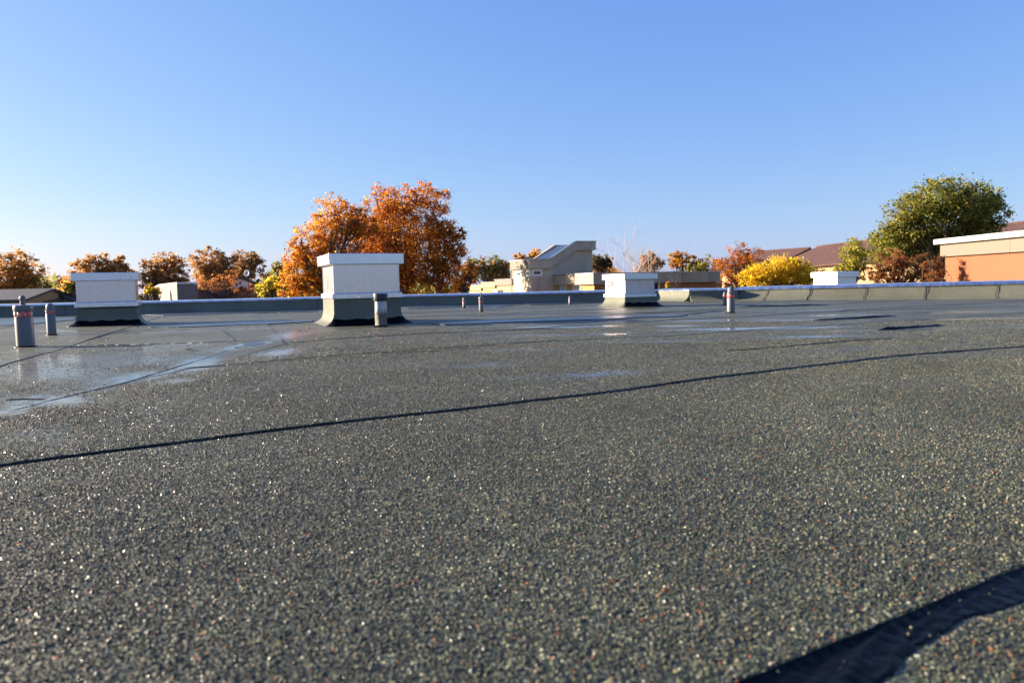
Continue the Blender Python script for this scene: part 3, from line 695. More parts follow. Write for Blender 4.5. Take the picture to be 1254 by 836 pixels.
# ================================================================== VENT BOXES
def vent_box(px, Y, az, Wd, Dp, zb, zh0, zh1, zc, label, ov=.035, mats=('alu', 'alu_cap'), flare=1.0, text=None, group='metal capped vent boxes on the roof'):
    """housing near edge at px; zb flange bottom, zh0 / zh1 housing, zc lid top"""
    c = at(px, 360, Y); fr = Frame((c.x, c.y), az)
    ctr = fr.p(Wd / 2, Dp / 2, 0); zg = H(ctr.x, ctr.y)
    root = thing('vent_box', label, 'roof vent', (ctr.x, ctr.y, zg), group)
    # felt upstand with curved foot
    rings = [(-.003, .085), (.006, .066), (.014, .052), (.026, .036), (.045, .022), (.07, .012), (.10, .008), (zb, .008)]
    v, f = [], []; per = []
    K = 6
    for zi, e in rings:
        e = e * flare if zi < .06 else e
        cs = [(-e, -e), (Wd + e, -e), (Wd + e, Dp + e), (-e, Dp + e)]; ring = []
        for j in range(4):
            a, b = cs[j], cs[(j + 1) % 4]
            for k in range(K): ring.append((a[0] + (b[0] - a[0]) * k / K, a[1] + (b[1] - a[1]) * k / K))
        for (a, b) in ring:
            jit = random.gauss(0, .0016) if zi < zb else 0
            P = fr.p(a + jit, b + jit, 0); v.append(Vector((P.x, P.y, (H(P.x, P.y) if zi < .05 else zg) + zi)))
    n = 4 * K
    for i in range(len(rings) - 1):
        for k in range(n): f.append((i * n + k, i * n + (k + 1) % n, (i + 1) * n + (k + 1) % n, (i + 1) * n + k))
    up = pyobj('felt_upstand', v, f, M['felt_up'], root)
    for p_ in up.data.polygons: p_.use_smooth = True
    up.data.set_sharp_from_angle(angle=R(55))
    # black bitumen fillet at the foot
    v, f = [], []
    for (zi, e) in ((-.002, .098 * flare), (.005, .088 * flare), (.012, .066 * flare), (.03, .036 * flare)):
        for (a, b, s) in ((-1, -1, 0), (1, -1, 1)):
            pass
    for i, (zi, e) in enumerate(((.0, .092), (.010, .070), (.018, .054), (.032, .036), (.050, .024))):
        for k in range(13):
            a = -e * .9 * flare + (Wd + 2 * e * .9 * flare) * k / 12
            hz = .6 + .35 * math.sin(k * 1.7 + px) + .1 * math.sin(k * 4.1)
            e2 = e * flare if i < 4 or hz > .6 else e * flare * 1.1
            P = fr.p(a, -e2 - .003, 0); v.append(Vector((P.x, P.y, H(P.x, P.y) + zi * (1 if i < 3 else .75 + .3 * hz) + .0015)))
    for i in range(4):
        for k in range(12): f.append((i * 13 + k, i * 13 + k + 1, (i + 1) * 13 + k + 1, (i + 1) * 13 + k))
    ff = pyobj('bitumen_fillet', v, f, M['bitumen'], root, True); sf = ff.modifiers.new('s', 'SOLIDIFY'); sf.thickness = .002
    # flange (angled drip strip)
    e1, e2 = .020, .012
    v = [fr.p(a, b, zb - .004) for a, b in ((-e1, -e1), (Wd + e1, -e1), (Wd + e1, Dp + e1), (-e1, Dp + e1))] + \
        [fr.p(a, b, zh0 - .006) for a, b in ((-e1, -e1), (Wd + e1, -e1), (Wd + e1, Dp + e1), (-e1, Dp + e1))] + \
        [fr.p(a, b, zh0 + .002) for a, b in ((.003, .003), (Wd - .003, .003), (Wd - .003, Dp - .003), (.003, Dp - .003))]
    f = [(0, 1, 5, 4), (1, 2, 6, 5), (2, 3, 7, 6), (3, 0, 4, 7), (4, 5, 9, 8), (5, 6, 10, 9), (6, 7, 11, 10), (7, 4, 8, 11), (3, 2, 1, 0), (8, 9, 10, 11)]
    bevel(pyobj('clamping_strip', v, f, M[mats[1]], root), .0015)
    hs_ = box(fr, 'housing', 0, Wd, 0, Dp, zh0 - .004, zh1 + .01, M[mats[0]], root, .002)
    # folded corner seams
    for (a, b) in ((0, 0), (Wd, 0), (0, Dp)):
        box(fr, 'corner_fold', a - .004 if a == 0 else a - .006, a + .006 if a == 0 else a + .004, b - .004 if b == 0 else b - .006, b + .006 if b == 0 else b + .004, zh0 + .001, zh1, M[mats[0]], root, .001)
    # lid with a shallow hipped top
    o2 = ov; n4 = [(-o2, -o2), (Wd + o2, -o2), (Wd + o2, Dp + o2), (-o2, Dp + o2)]
    v = [fr.p(a, b, zh1) for a, b in n4] + [fr.p(a, b, zc) for a, b in n4] + [fr.p(Wd / 2, Dp / 2, zc + .006)]
    f = [(3, 2, 1, 0), (0, 1, 5, 4), (1, 2, 6, 5), (2, 3, 7, 6), (3, 0, 4, 7), (4, 5, 8), (5, 6, 8), (6, 7, 8), (7, 4, 8)]
    bevel(pyobj('lid', v, f, M[mats[1]], root), .0025)
    # rivets on the strip and lid
    for a in np.linspace(.05, Wd - .05, 4):
        P = fr.p(a, -e1 - .001, (zb + zh0) / 2 - .004); lathe('rivet', [(.0035, -.002), (.003, .0015), (.001, .0025)], P, M['screw'], root, 8)
    if text:
        cu = bpy.data.curves.new('number', 'FONT'); cu.body = text; cu.size = .082; cu.offset = .0040; cu.extrude = .0004; cu.space_character = 1.15
        to = bpy.data.objects.new('number', cu); COL.objects.link(to)
        bpy.context.view_layer.update()
        me = bpy.data.meshes.new_from_object(to.evaluated_get(bpy.context.evaluated_depsgraph_get())); bpy.data.objects.remove(to)
        P = fr.p(-.0012, Dp - .03, zh1 - .072)
        bx = Vector((-fr.v.x, -fr.v.y, 0)); bz = Vector((-fr.u.x, -fr.u.y, 0)); by = Vector((0, 0, 1))
        mt = Matrix((bx * 1.55, by, bz)).transposed().to_4x4(); mt.translation = P - Vector(root.location)
        me.transform(mt); me.materials.clear(); me.materials.append(M['ink'])
        o = bpy.data.objects.new('stencilled_number', me); COL.objects.link(o); o.parent = root
    return root
vent_box(94, 6.3, -24, .446, .50, .150, .190, .372, .440, 'bluish metal vent box at far left, beside the two red banded pipes', mats=('dull', 'dull_cap'))
vent_box(409.5, 5.25, -22.5, .469, .50, .192, .228, .432, .508, 'largest metal vent box, before the big orange tree, small pipe at its foot', mats=('dull', 'dull_cap'))
vent_box(765.6, 7.8, -24, .366, .385, .109, .143, .293, .354, 'vent box with number 08 on its sunlit left side', text='08', ov=.030)
# the white one beyond the right parapet
def white_box():
    c = at(1025.5, 345, 12.0); fr = Frame((c.x, c.y), -16)
    Wd = fr.apx(1048.5); Dp = fr.bpx(996.5, 0, 3.0)
    ctr = fr.p(Wd / 2, Dp / 2, 0)
    root = thing('vent_box', 'white vent box with flat lid half hidden behind the right parapet', 'roof vent', (ctr.x, ctr.y, -.35), 'metal capped vent boxes on the roof')
    z = lambda py: fr.z(0, 0, py)
    box(fr, 'housing', 0, Wd, 0, Dp, -.352, z(339), M['white_metal'], root, .003)
    o2 = .035
    v = [fr.p(a, b, z(339.2)) for a, b in ((-o2, -o2), (Wd + o2, -o2), (Wd + o2, Dp + o2), (-o2, Dp + o2))]; v += [p + Vector((0, 0, z(332.6) - z(339.2))) for p in v] + [fr.p(Wd / 2, Dp / 2, z(332.2))]
    bevel(pyobj('lid', v, [(3, 2, 1, 0), (0, 1, 5, 4), (1, 2, 6, 5), (2, 3, 7, 6), (3, 0, 4, 7), (4, 5, 8), (5, 6, 8), (6, 7, 8), (7, 4, 8)], M['white_metal'], root), .004)
    cu = bpy.data.curves.new('number', 'FONT'); cu.body = '09'; cu.size = .085; cu.offset = .0025; cu.extrude = .0004
    to = bpy.data.objects.new('number', cu); COL.objects.link(to); bpy.context.view_layer.update()
    me = bpy.data.meshes.new_from_object(to.evaluated_get(bpy.context.evaluated_depsgraph_get())); bpy.data.objects.remove(to)
    P = fr.p(-.0012, Dp - .05, z(339) - .075)
    mt = Matrix((Vector((-fr.v.x, -fr.v.y, 0)), Vector((0, 0, 1)), Vector((-fr.u.x, -fr.u.y, 0)))).transposed().to_4x4(); mt.translation = P - Vector(root.location)
    me.transform(mt); me.materials.clear(); me.materials.append(M['ink']); o = bpy.data.objects.new('stencilled_number', me); COL.objects.link(o); o.parent = root
white_box()

# ================================================================== PIPES
def pipe(px, Y, r, ztop, label, style, band=None, grp='grey vent pipes with red bands'):
    c = at(px, 380, Y); zg = H(c.x, c.y); root = thing('vent_pipe', label, 'vent pipe', (c.x, c.y, zg), grp)
    base = Vector((c.x, c.y, zg)); ht = ztop - zg
    if style == 'collar':      # wide pipe, collar, small domed tip
        lathe('pipe', [(r, -.004), (r, ht - .026), (r * .985, ht - .024)], base, M['pipe'], root)
        lathe('collar', [(r * 1.08, ht - .030), (r * 1.10, ht - .028), (r * 1.10, ht - .004), (r * 1.05, ht), (r * .3, ht + .002)], base, M['pipe'], root)
        t = r * .30; lathe('tip', [(t, ht), (t, ht + .03), (t * 1.2, ht + .032), (t * 1.2, ht + .040), (t * .95, ht + .048), (t * .4, ht + .053)], base, M['pipe'], root, 16)
    else:
        lathe('pipe', [(r, -.004), (r, ht - r * 1.9), (r * .97, ht - r * 1.85)], base, M['pipe'], root)
        k = [(r * 1.05, ht - r * 1.95), (r * 1.06, ht - r * 1.6), (r * .9, ht - r * 1.5)] + [(r * .88 * math.cos(R(a)), ht - r * .9 + r * .88 * math.sin(R(a))) for a in (0, 20, 40, 60, 78)]
        lathe('dome_cap', k, base, M['pipe'], root)
    lathe('foot_collar', [(r * 1.35, -.003), (r * 1.28, .004), (r * 1.04, .009)], base, M['bitumen'], root, cap=False)
    if band:
        zb, bh, gaps = band; n = 40; v, f = [], []
        segs = [(-200, 160)] if not gaps else [(-170, -113), (-97, 0), (20, 130)]
        for a0, a1 in segs:
            v, f = [], []; m_ = max(3, int((a1 - a0) / 9))
            for i in range(m_ + 1):
                a = R(a0 + (a1 - a0) * i / m_)
                for z_ in (zb, zb + bh): v.append(base + Vector((r * 1.015 * math.cos(a), r * 1.015 * math.sin(a), z_ - zg)))
            f = [(2 * i, 2 * i + 2, 2 * i + 3, 2 * i + 1) for i in range(m_)]
            o = pyobj('red_band', v, f, M['red'], root, True); sf = o.modifiers.new('s', 'SOLIDIFY'); sf.thickness = .0006
            if gaps:   # small pale marks printed on the band
                v, f = [], []
                for i in range(int((a1 - a0) / 5)):
                    if random.random() < .55:
                        a = a0 + 5 * i + random.uniform(0, 2); z0_ = zb - zg + bh * random.uniform(.12, .45); h_ = bh * random.uniform(.2, .4); s = len(v)
                        for aa, zz in ((a, z0_), (a + 2.4, z0_), (a + 2.4, z0_ + h_), (a, z0_ + h_)):
                            v.append(base + Vector((r * 1.035 * math.cos(R(aa)), r * 1.035 * math.sin(R(aa)), zz)))
                        f.append((s, s + 1, s + 2, s + 3))
                if f: pyobj('print', v, f, M['white_print'], o)
    return root
pipe(28.5, 3.90, .0425, .207, 'wide grey vent pipe with small tip, nearest the left edge', 'collar', (.147, .027, True))
pipe(61.5, 5.05, .0285, .203, 'slim domed pipe with red band between the wide pipe and left vent box', 'dome', (.132, .022, False))
pipe(895, 5.95, .0305, .212, 'domed pipe with red band in front of the right parapet corner', 'dome', (.118, .026, False))
pipe(887.6, 8.05, .0185, .137, 'short pipe half hidden behind the domed pipe at the parapet corner', 'dome', (.083, .018, False))
pipe(568.6, 8.67, .0195, .128, 'left one of the two thin pipes right of the largest vent box', 'dome', (.075, .016, False))
pipe(589.3, 7.43, .0215, .145, 'taller right one of the two thin pipes right of the largest vent box', 'collar', (.09, .020, False))
pipe(698.2, 9.35, .018, .105, 'tiny pipe at the foot of the far parapet left of the 08 vent box', 'dome', (.068, .016, False))
# the sleeved pipe at the foot of the big box
def sleeved():
    c = at(467, 396, 5.02); zg = H(c.x, c.y); base = Vector((c.x, c.y, zg)); root = thing('sleeved_pipe', 'felt wrapped pipe with zinc sleeve and dark cap, standing before the largest vent box', 'vent pipe', (c.x, c.y, zg))
    r = .040; n = 26; v, f = [], []
    prof = [(r * 1.15, -.004), (r * 1.05, .008), (r * .96, .03), (r * .98, .07), (r * 1.03, .095), (r * .95, .098)]
    o = lathe('felt_wrap', prof, base, M['felt_up'], root, n, cap=False)
    for vt in o.data.vertices:
        vt.co.x += random.gauss(0, .0014); vt.co.y += random.gauss(0, .0014)
    lathe('bitumen_collar', [(r * 1.5, -.003), (r * 1.3, .005), (r * 1.1, .012)], base, M['bitumen'], root, cap=False)
    lathe('sleeve', [(r * 1.02, .088), (r * 1.08, .092), (r * 1.0, .13), (r * .97, .186)], base, M['zinc'], root, n, cap=False)
    lathe('cap', [(r * 1.20, .176), (r * 1.22, .178), (r * 1.22, .222), (r * 1.18, .226), (r * .9, .227)], base, M['dark_metal'], root, n)
    lathe('cap_rim', [(r * 1.25, .216), (r * 1.25, .224), (r * 1.22, .2265)], base, M['dark_metal'], root, n, cap=False)
sleeved()

# fallen leaves and bits of debris
def bit(px, py, s, col, label, kind='fallen_leaf'):
    p = gnd(px, py); v = []; a0 = random.random() * 6
    k = 7
    for i in range(k):
        a = a0 + i * 6.283 / k; rr = s * (1 if i % 2 else .6); v.append((p.x + rr * math.cos(a), p.y + rr * math.sin(a) * 1.2, p.z + .004 + random.uniform(0, .5) * s))
    v.append((p.x, p.y, p.z + .006)); f = [(i, (i + 1) % k, k) for i in range(k)]
    o = pyobj(kind, v, f, col); sf = o.modifiers.new('s', 'SOLIDIFY'); sf.thickness = .0008
    tag(o, label, 'leaf', 'dead leaves on the felt')
M['dead_leaf'] = dirty('dead_leaf', (.30, .10, .03), scale=30, amount=.5, dirt=(.08, .03, .01)); M['dark_leaf'] = dirty('dark_leaf', (.05, .028, .016), scale=30, amount=.5)
bit(378, 403.5, .022, M['dead_leaf'], 'orange leaf lying in the wet patch by the foot of the largest vent box')
bit(247, 468.5, .010, M['dark_leaf'], 'dark crumpled leaf at the right end of the wet gutter'); bit(158.5, 479.5, .007, M['dark_leaf'], 'small dark speck of leaf below the wet gutter')
bit(467, 416, .014, M['dead_leaf'], 'orange scrap on dry felt right of the largest vent box foot'); bit(367, 405.5, .014, M['dead_leaf'], 'smaller orange scrap beside the orange leaf')
bit(240, 469.5, .007, M['dark_leaf'], 'tiny dark crumb beside the crumpled leaf'); bit(232, 430, .02, M['dark_leaf'], 'dark mossy clump in the middle of the gutter'); bit(167, 479, .005, M['dead_leaf'], 'tiny reddish crumb below the wet gutter')

# ================================================================== TREES
def tube(v, f, a, b, ra, rb, n=5):
    a, b = Vector(a), Vector(b); d = (b - a)
    if d.length < 1e-4: return
    d.normalize(); x = d.orthogonal().normalized(); y = d.cross(x); s = len(v)
    for p, r in ((a, ra), (b, rb)):
        for k in range(n):
            t = 6.2832 * k / n; v.append(p + x * r * math.cos(t) + y * r * math.sin(t))
    for k in range(n): f.append((s + k, s + (k + 1) % n, s + n + (k + 1) % n, s + n + k))
def leaves_mesh(name, C, sizes, cols, parent, up_bias=.3):
    n = len(C); off = np.array(parent.location if parent else (0, 0, 0))
    C = C - off
    a = rng.normal(size=(n, 3)); a /= np.linalg.norm(a, axis=1)[:, None]
    t = rng.normal(size=(n, 3)); b = np.cross(a, t); b /= np.linalg.norm(b, axis=1)[:, None]; c = np.cross(a, b)
    s = sizes[:, None]; w_ = s * rng.uniform(.55, .95, n)[:, None]
    V = np.stack([C - b * s, C + c * w_ + a * s * .12, C + b * s, C - c * w_ + a * s * .12], 1).reshape(-1, 3)
    me = bpy.data.meshes.new(name); me.vertices.add(4 * n); me.vertices.foreach_set('co', V.reshape(-1).astype(np.float32))
    me.loops.add(4 * n); me.loops.foreach_set('vertex_index', np.arange(4 * n, dtype=np.int32))
    me.polygons.add(n); me.polygons.foreach_set('loop_start', np.arange(0, 4 * n, 4, dtype=np.int32)); me.update()
    at_ = me.color_attributes.new('leaf', 'FLOAT_COLOR', 'CORNER')
    cc = np.concatenate([cols, np.ones((n, 1))], 1); at_.data.foreach_set('color', np.repeat(cc, 4, 0).reshape(-1).astype(np.float32))
    me.materials.append(M['leaf']); o = bpy.data.objects.new(name, me); COL.objects.link(o)
    if parent: o.parent = parent
    return o
PAL = {
 'orange': [(.54, .205, .022), (.44, .145, .018), (.60, .28, .035), (.30, .095, .018), (.36, .17, .03)],
 'gold':   [(.64, .35, .04), (.56, .25, .028), (.46, .17, .022), (.42, .26, .06), (.30, .20, .06)],
 'brown':  [(.36, .19, .07), (.28, .14, .055), (.46, .26, .09), (.22, .115, .05), (.32, .20, .09)],
 'rust':   [(.38, .12, .025), (.28, .085, .02), (.46, .18, .035), (.22, .085, .025)],
 'yellow': [(.80, .55, .03), (.72, .46, .025), (.62, .42, .04), (.50, .38, .05)],
 'olive':  [(.20, .20, .05), (.14, .16, .04), (.28, .24, .06), (.34, .26, .06), (.10, .12, .04)],
 'green':  [(.17, .19, .035), (.12, .15, .03), (.25, .24, .045), (.08, .11, .025), (.34, .27, .05)],
 'ygreen': [(.38, .34, .05), (.30, .28, .05), (.50, .40, .06), (.22, .22, .05)],
 'dark':   [(.09, .08, .04), (.06, .065, .03), (.14, .10, .05), (.20, .11, .05)],
 'redbr':  [(.24, .065, .03), (.17, .05, .03), (.32, .10, .035), (.14, .10, .035), (.22, .15, .05)],
}
def tree(px, Y, lobes, pal, label, n, leaf, cat='tree', name='tree', clump=.55, zg=-6.0, trunk=.16, dens_in=.55, pal2=None, group='autumn trees beyond the roof', depth=.8, limbs=26, tsplit=None):
    """lobes: (px, py, rx, ry) ellipses of crown seen in the photo, at distance Y"""
    k = Y / F; n = int(n * (1.55 if Y < 50 else 1.5)); leaf *= .80 if Y < 50 else .74; n = int(n * 1.12); clump *= (.95 if Y < 50 else .85)
    L = []
    for i, (lx, ly, rx, ry) in enumerate(lobes):
        c = at(lx, ly, Y + random.uniform(-.3, .3) * rx * k); L.append((np.array(c), rx * k, min(rx, ry * 1.2) * k * depth, ry * k))
    bx = at(px, 350, Y); root = thing(name, label, cat, (bx.x, Y, zg), group)
    area = np.array([a[1] * a[3] for a in L]); nl = np.maximum(1, (n * area / area.sum()).astype(int))
    Cs, Ss, Cl = [], [], []; cl_centres = []
    P1 = np.array(PAL[pal]); P2 = np.array(PAL[pal2]) if pal2 else P1
    for (c, ra, rb, rc), m_ in zip(L, nl):
        per = 34; nc = max(5, m_ // per)
        d = rng.normal(size=(nc, 3)); d /= np.linalg.norm(d, axis=1)[:, None]
        rad = rng.uniform(0, 1, nc) ** dens_in * rng.uniform(.86, 1.06, nc)
        cc = c + d * rad[:, None] * np.array([ra, rb, rc]); cl_centres.append(cc)
        cr = clump * rng.uniform(.5, 1.25, nc) * min(ra, rc) * .55
        i = rng.integers(0, nc, m_); o_ = rng.normal(size=(m_, 3)) * .5
        Cs.append(cc[i] + o_ * cr[i][:, None] * np.array([1, 1, .75])); Ss.append(leaf * rng.uniform(.6, 1.25, m_))
        w2 = rng.random(nc); tone = rng.uniform(.72, 1.2, nc)
        pick = rng.integers(0, len(P1), m_); pick2 = rng.integers(0, len(P2), m_)
        base = np.where((w2[i] < .35)[:, None], P2[pick2], P1[pick])
        Cl.append(np.clip(1.3 * base * tone[i][:, None] * rng.uniform(.75, 1.2, m_)[:, None], 0, .9))
    C = np.concatenate(Cs); kp = C[:, 2] > zg + .4
    leaves_mesh('crown', C[kp], np.concatenate(Ss)[kp], np.concatenate(Cl)[kp], root)
    # trunk, limbs reaching into the clumps
    v, f = [], []; allc = np.concatenate(cl_centres); cen = allc.mean(0); low = allc[:, 2].min()
    tz = max(zg + .5, min(cen[2] - .15 * (cen[2] - zg), low + .35 * (cen[2] - low)))
    stems = tsplit or [(bx.x, Y)]
    tops = []
    for (sx, sy) in stems:
        pts = [Vector((sx, sy, zg - .1))]; m2 = 5
        tx, ty = (cen[0] * .6 + sx * .4, cen[1]) if not tsplit else (sx, sy)
        for j in range(1, m2 + 1):
            t = j / m2; pts.append(Vector((sx + (tx - sx) * t + random.gauss(0, trunk * .5), sy + (ty - sy) * t + random.gauss(0, trunk * .5), zg + (tz - zg) * t)))
        for j in range(m2): tube(v, f, pts[j], pts[j + 1], trunk * (1.15 - .45 * j / m2), trunk * (1.15 - .45 * (j + 1) / m2), 8)
        tops.append(pts)
    sel = rng.choice(len(allc), min(limbs, len(allc)), replace=False)
    for s_ in sel:
        tgt = Vector(allc[s_]); pts = min(tops, key=lambda q: (q[-1] - tgt).length)
        a = pts[random.randint(3, 5)].lerp(pts[-1], random.random()); mid = a.lerp(tgt, .5) + Vector((random.gauss(0, .2), random.gauss(0, .2), abs(random.gauss(0, .12)) * (tgt - a).length))
        r1 = trunk * random.uniform(.28, .5); tube(v, f, a, mid, r1, r1 * .6); tube(v, f, mid, tgt, r1 * .6, r1 * .18, 4)
        for _ in range(2):
            e = tgt + Vector((random.gauss(0, .35), random.gauss(0, .35), random.gauss(.1, .3))) * clump * 2; tube(v, f, mid.lerp(tgt, random.uniform(.2, .8)), e, r1 * .3, r1 * .08, 3)
    pyobj('trunk', v, f, M['bark'], root, True)
    return root
B = 'broad tree'
# --- far left
tree(20, 62, [(18, 330, 34, 24), (40, 345, 18, 16), (0, 350, 24, 18), (28, 358, 26, 12)], 'brown', 'round orange brown tree at the far left edge behind the dark roofed shed', 6500, .13, pal2='gold', dens_in=.42)
tree(55, 55, [(56, 356, 7, 11), (58, 347, 3, 6)], 'olive', 'thin olive young tree right of the far left tree', 500, .11)
tree(122, 68, [(122, 326, 36, 17), (104, 345, 20, 22), (145, 345, 22, 24)], 'brown', 'brown crowned tree rising behind the left vent box', 5500, .14, pal2='brown', dens_in=.42)
tree(85, 50, [(84, 352, 11, 16), (92, 345, 8, 12)], 'ygreen', 'yellow green shrub tree at the left side of the left vent box', 1400, .10, pal2='gold')
tree(200, 66, [(202, 328, 28, 20), (188, 345, 16, 18), (212, 350, 22, 14)], 'brown', 'brown tree just right of the left vent box', 5000, .14, pal2='brown', dens_in=.42)
tree(252, 70, [(254, 322, 24, 20), (268, 340, 30, 22), (276, 322, 12, 14)], 'brown', 'orange brown tree left of the middle of the tree row above the reddish wall', 4500, .14, pal2='brown', dens_in=.42)
tree(303, 72, [(303, 324, 23, 19), (296, 345, 18, 22), (318, 352, 14, 10)], 'brown', 'darker brown tree at the right end of the row above the reddish wall', 4200, .14, pal2='dark', dens_in=.42)
tree(190, 50, [(188, 355, 12, 7)], 'yellow', 'small yellow bush in front of the pale block wall', 700, .09, 'bush', 'bush')
tree(262, 52, [(250, 352, 20, 18), (282, 345, 24, 16), (300, 355, 18, 14)], 'rust', 'low rusty red shrubs in front of the reddish wall', 1700, .07, 'bush', 'bush', dens_in=.6, pal2='redbr', limbs=60, trunk=.08)
tree(340, 75, [(345, 332, 14, 13), (330, 345, 12, 14)], 'dark', 'dark olive tree left of the big orange tree', 2000, .14, pal2='olive')
tree(338, 40, [(335, 352, 22, 16), (350, 342, 12, 12)], 'ygreen', 'yellow green shrub at the foot of the big orange tree', 2200, .085, pal2='yellow', dens_in=.6)
# --- the big pair
tree(402, 36, [(412, 270, 36, 30), (388, 300, 34, 32), (376, 335, 34, 30), (425, 315, 38, 40), (440, 275, 26, 26), (365, 315, 20, 22), (360, 355, 26, 20), (395, 350, 40, 22)], 'orange', 'golden orange left half of the big tree pair behind the largest vent box', 18000, .062, pal2='gold', clump=.42, dens_in=.5, limbs=60)
tree(500, 38, [(512, 250, 46, 28), (476, 258, 34, 32), (462, 300, 34, 44), (540, 285, 26, 28), (500, 300, 54, 46), (548, 318, 28, 26), (520, 340, 52, 28), (470, 330, 40, 40), (556, 296, 18, 22)], 'orange', 'tall deep orange right half of the big tree pair behind the largest vent box', 27000, .064, pal2='rust', clump=.42, dens_in=.5, limbs=90,
     tsplit=[(at(497, 350, 38).x, 38), (at(538, 350, 38).x, 38.4)])
# --- centre
tree(478, 52, [(462, 285, 46, 34), (500, 300, 44, 34), (480, 330, 60, 26)], 'brown', 'added brown tree hidden behind the big orange pair, dappling the tower with shade', 3200, .12, pal2='orange', dens_in=.7)  # unseen tree added so its sparse crown casts dappled shade on the tower
tree(590, 66, [(580, 330, 18, 14), (604, 328, 20, 17), (618, 335, 12, 12)], 'olive', 'olive and orange tree between the big orange tree and the tower', 3800, .13, pal2='brown')
tree(566, 50, [(572, 335, 14, 16), (560, 350, 16, 12)], 'orange', 'small orange tree touching the right side of the big orange tree', 1600, .12, pal2='brown')
tree(648, 80, [(641, 316, 12, 8), (655, 313, 12, 8)], 'gold', 'golden tree top peeking over the left of the tower roof', 1400, .14)
tree(738, 72, [(735, 325, 16, 14), (742, 322, 9, 11)], 'dark', 'dark tree top right behind the tall tower wall', 2000, .13, pal2='dark')
tree(800, 80, [(800, 320, 18, 12), (790, 328, 10, 10)], 'brown', 'brown orange tree right of the bare trees', 2000, .15, pal2='orange')
tree(836, 82, [(832, 320, 20, 13), (852, 326, 12, 12)], 'gold', 'orange tree with dark right edge above the long flat roof', 2200, .15, pal2='brown')
tree(856, 70, [(852, 330, 20, 13), (868, 328, 14, 15)], 'olive', 'olive shrub tree left of the rust coloured tree', 1500, .11, pal2='ygreen', dens_in=.6)
tree(905, 52, [(912, 312, 26, 18), (890, 325, 24, 20), (925, 330, 26, 22), (905, 345, 28, 18)], 'rust', 'rust coloured tree left of the round yellow tree', 5000, .075, pal2='orange', dens_in=.55, limbs=60)
tree(955, 44, [(955, 335, 44, 21), (930, 342, 24, 16), (985, 340, 22, 16)], 'yellow', 'round bright yellow tree behind the right parapet', 7500, .075, pal2='yellow', dens_in=.4, clump=.7)
tree(1010, 46, [(1012, 342, 18, 13)], 'redbr', 'low reddish bush behind the white vent box', 900, .07, 'bush', 'bush', pal2='olive')
# --- right
tree(1048, 45, [(1048, 312, 20, 22), (1040, 335, 22, 16)], 'ygreen', 'small yellow green tree left of the large green tree', 3200, .08, pal2='green', dens_in=.5)
tree(1150, 38, [(1165, 252, 62, 34), (1115, 272, 38, 34), (1200, 262, 36, 32), (1130, 310, 56, 36), (1190, 295, 40, 30), (1090, 300, 28, 30)], 'green', 'large green tree with olive leaves behind the orange wall', 22000, .080, pal2='olive', dens_in=.42, clump=.5, limbs=70, trunk=.2)
tree(1100, 31, [(1100, 325, 34, 24), (1075, 338, 20, 14), (1135, 335, 22, 18)], 'redbr', 'reddish brown shrub in front of the large green tree', 4200, .055, 'bush', 'bush', pal2='redbr', dens_in=.6, limbs=60, trunk=.08, clump=.35)
tree(1178, 29.0, [(1142, 326, 14, 18), (1148, 340, 14, 12)], 'redbr', 'sparse shrub at the left corner of the orange wall', 650, .05, 'bush', 'bush', dens_in=.7, limbs=46, trunk=.05)
tree(815, 12.5, [(817, 352, 6, 6)], 'ygreen', 'small yellow green sapling poking above the far parapet right of the 08 vent box', 120, .03, 'bush', 'bush', trunk=.03, limbs=14, pal2='orange')
# bare trees
def bare(px, Y, top, spread, label):
    base = at(px, 350, Y); root = thing('bare_tree', label, 'tree', (base.x, Y, -6), 'bare trees left of the brown orange tree'); v, f = [], []
    topz = at(px, top, Y).z
    def grow(p, d, ln, r, dep):
        q = p + d * ln; tube(v, f, p, q, r, r * .7, 5 if dep < 2 else 3)
        if dep >= 6: return
        for _ in range(3 if dep < 3 else 2):
            nd = (d + Vector((random.gauss(0, .42), random.gauss(0, .42), random.gauss(.08, .2)))).normalized(); grow(p.lerp(q, random.uniform(.6, 1)), nd, ln * random.uniform(.62, .8), r * .6, dep + 1)
    hh = topz + 6; grow(Vector((base.x, Y, -6.1)), Vector((0, 0, 1)), hh * .42, .13, 0)
    pyobj('trunk', v, f, M['bark_pale'], root)
bare(762, 68, 304, 20, 'slender leafless tree just left above the 08 vent box lid'); bare(779, 70, 312, 20, 'lower leafless tree between the slender leafless one and the brown orange tree')
# far woods, one mass
def woods():
    n = 26000; a = rng.uniform(R(-60), R(60), n); rr = rng.uniform(230, 330, n)
    X = rr * np.sin(a); Y = rr * np.cos(a); hmax = 3.5 + 2.2 * np.sin(a * 19) + 1.5 * np.sin(a * 47 + 1) + 1.3 * np.sin(a * 101 + 2)
    Z = -6 + rng.random(n) ** .7 * (hmax + 5.4)
    P = np.array(PAL['brown'] + PAL['olive'] + PAL['dark']); c = P[(rng.integers(0, 3, n) + (np.sin(a * 40) > 0) * 5 + (np.sin(a * 23) > .6) * 5) % len(P)]
    o = leaves_mesh('distant_woods', np.stack([X, Y, Z], 1), rng.uniform(.6, 1.4, n), c, None); tag(o, kind='stuff')
woods()

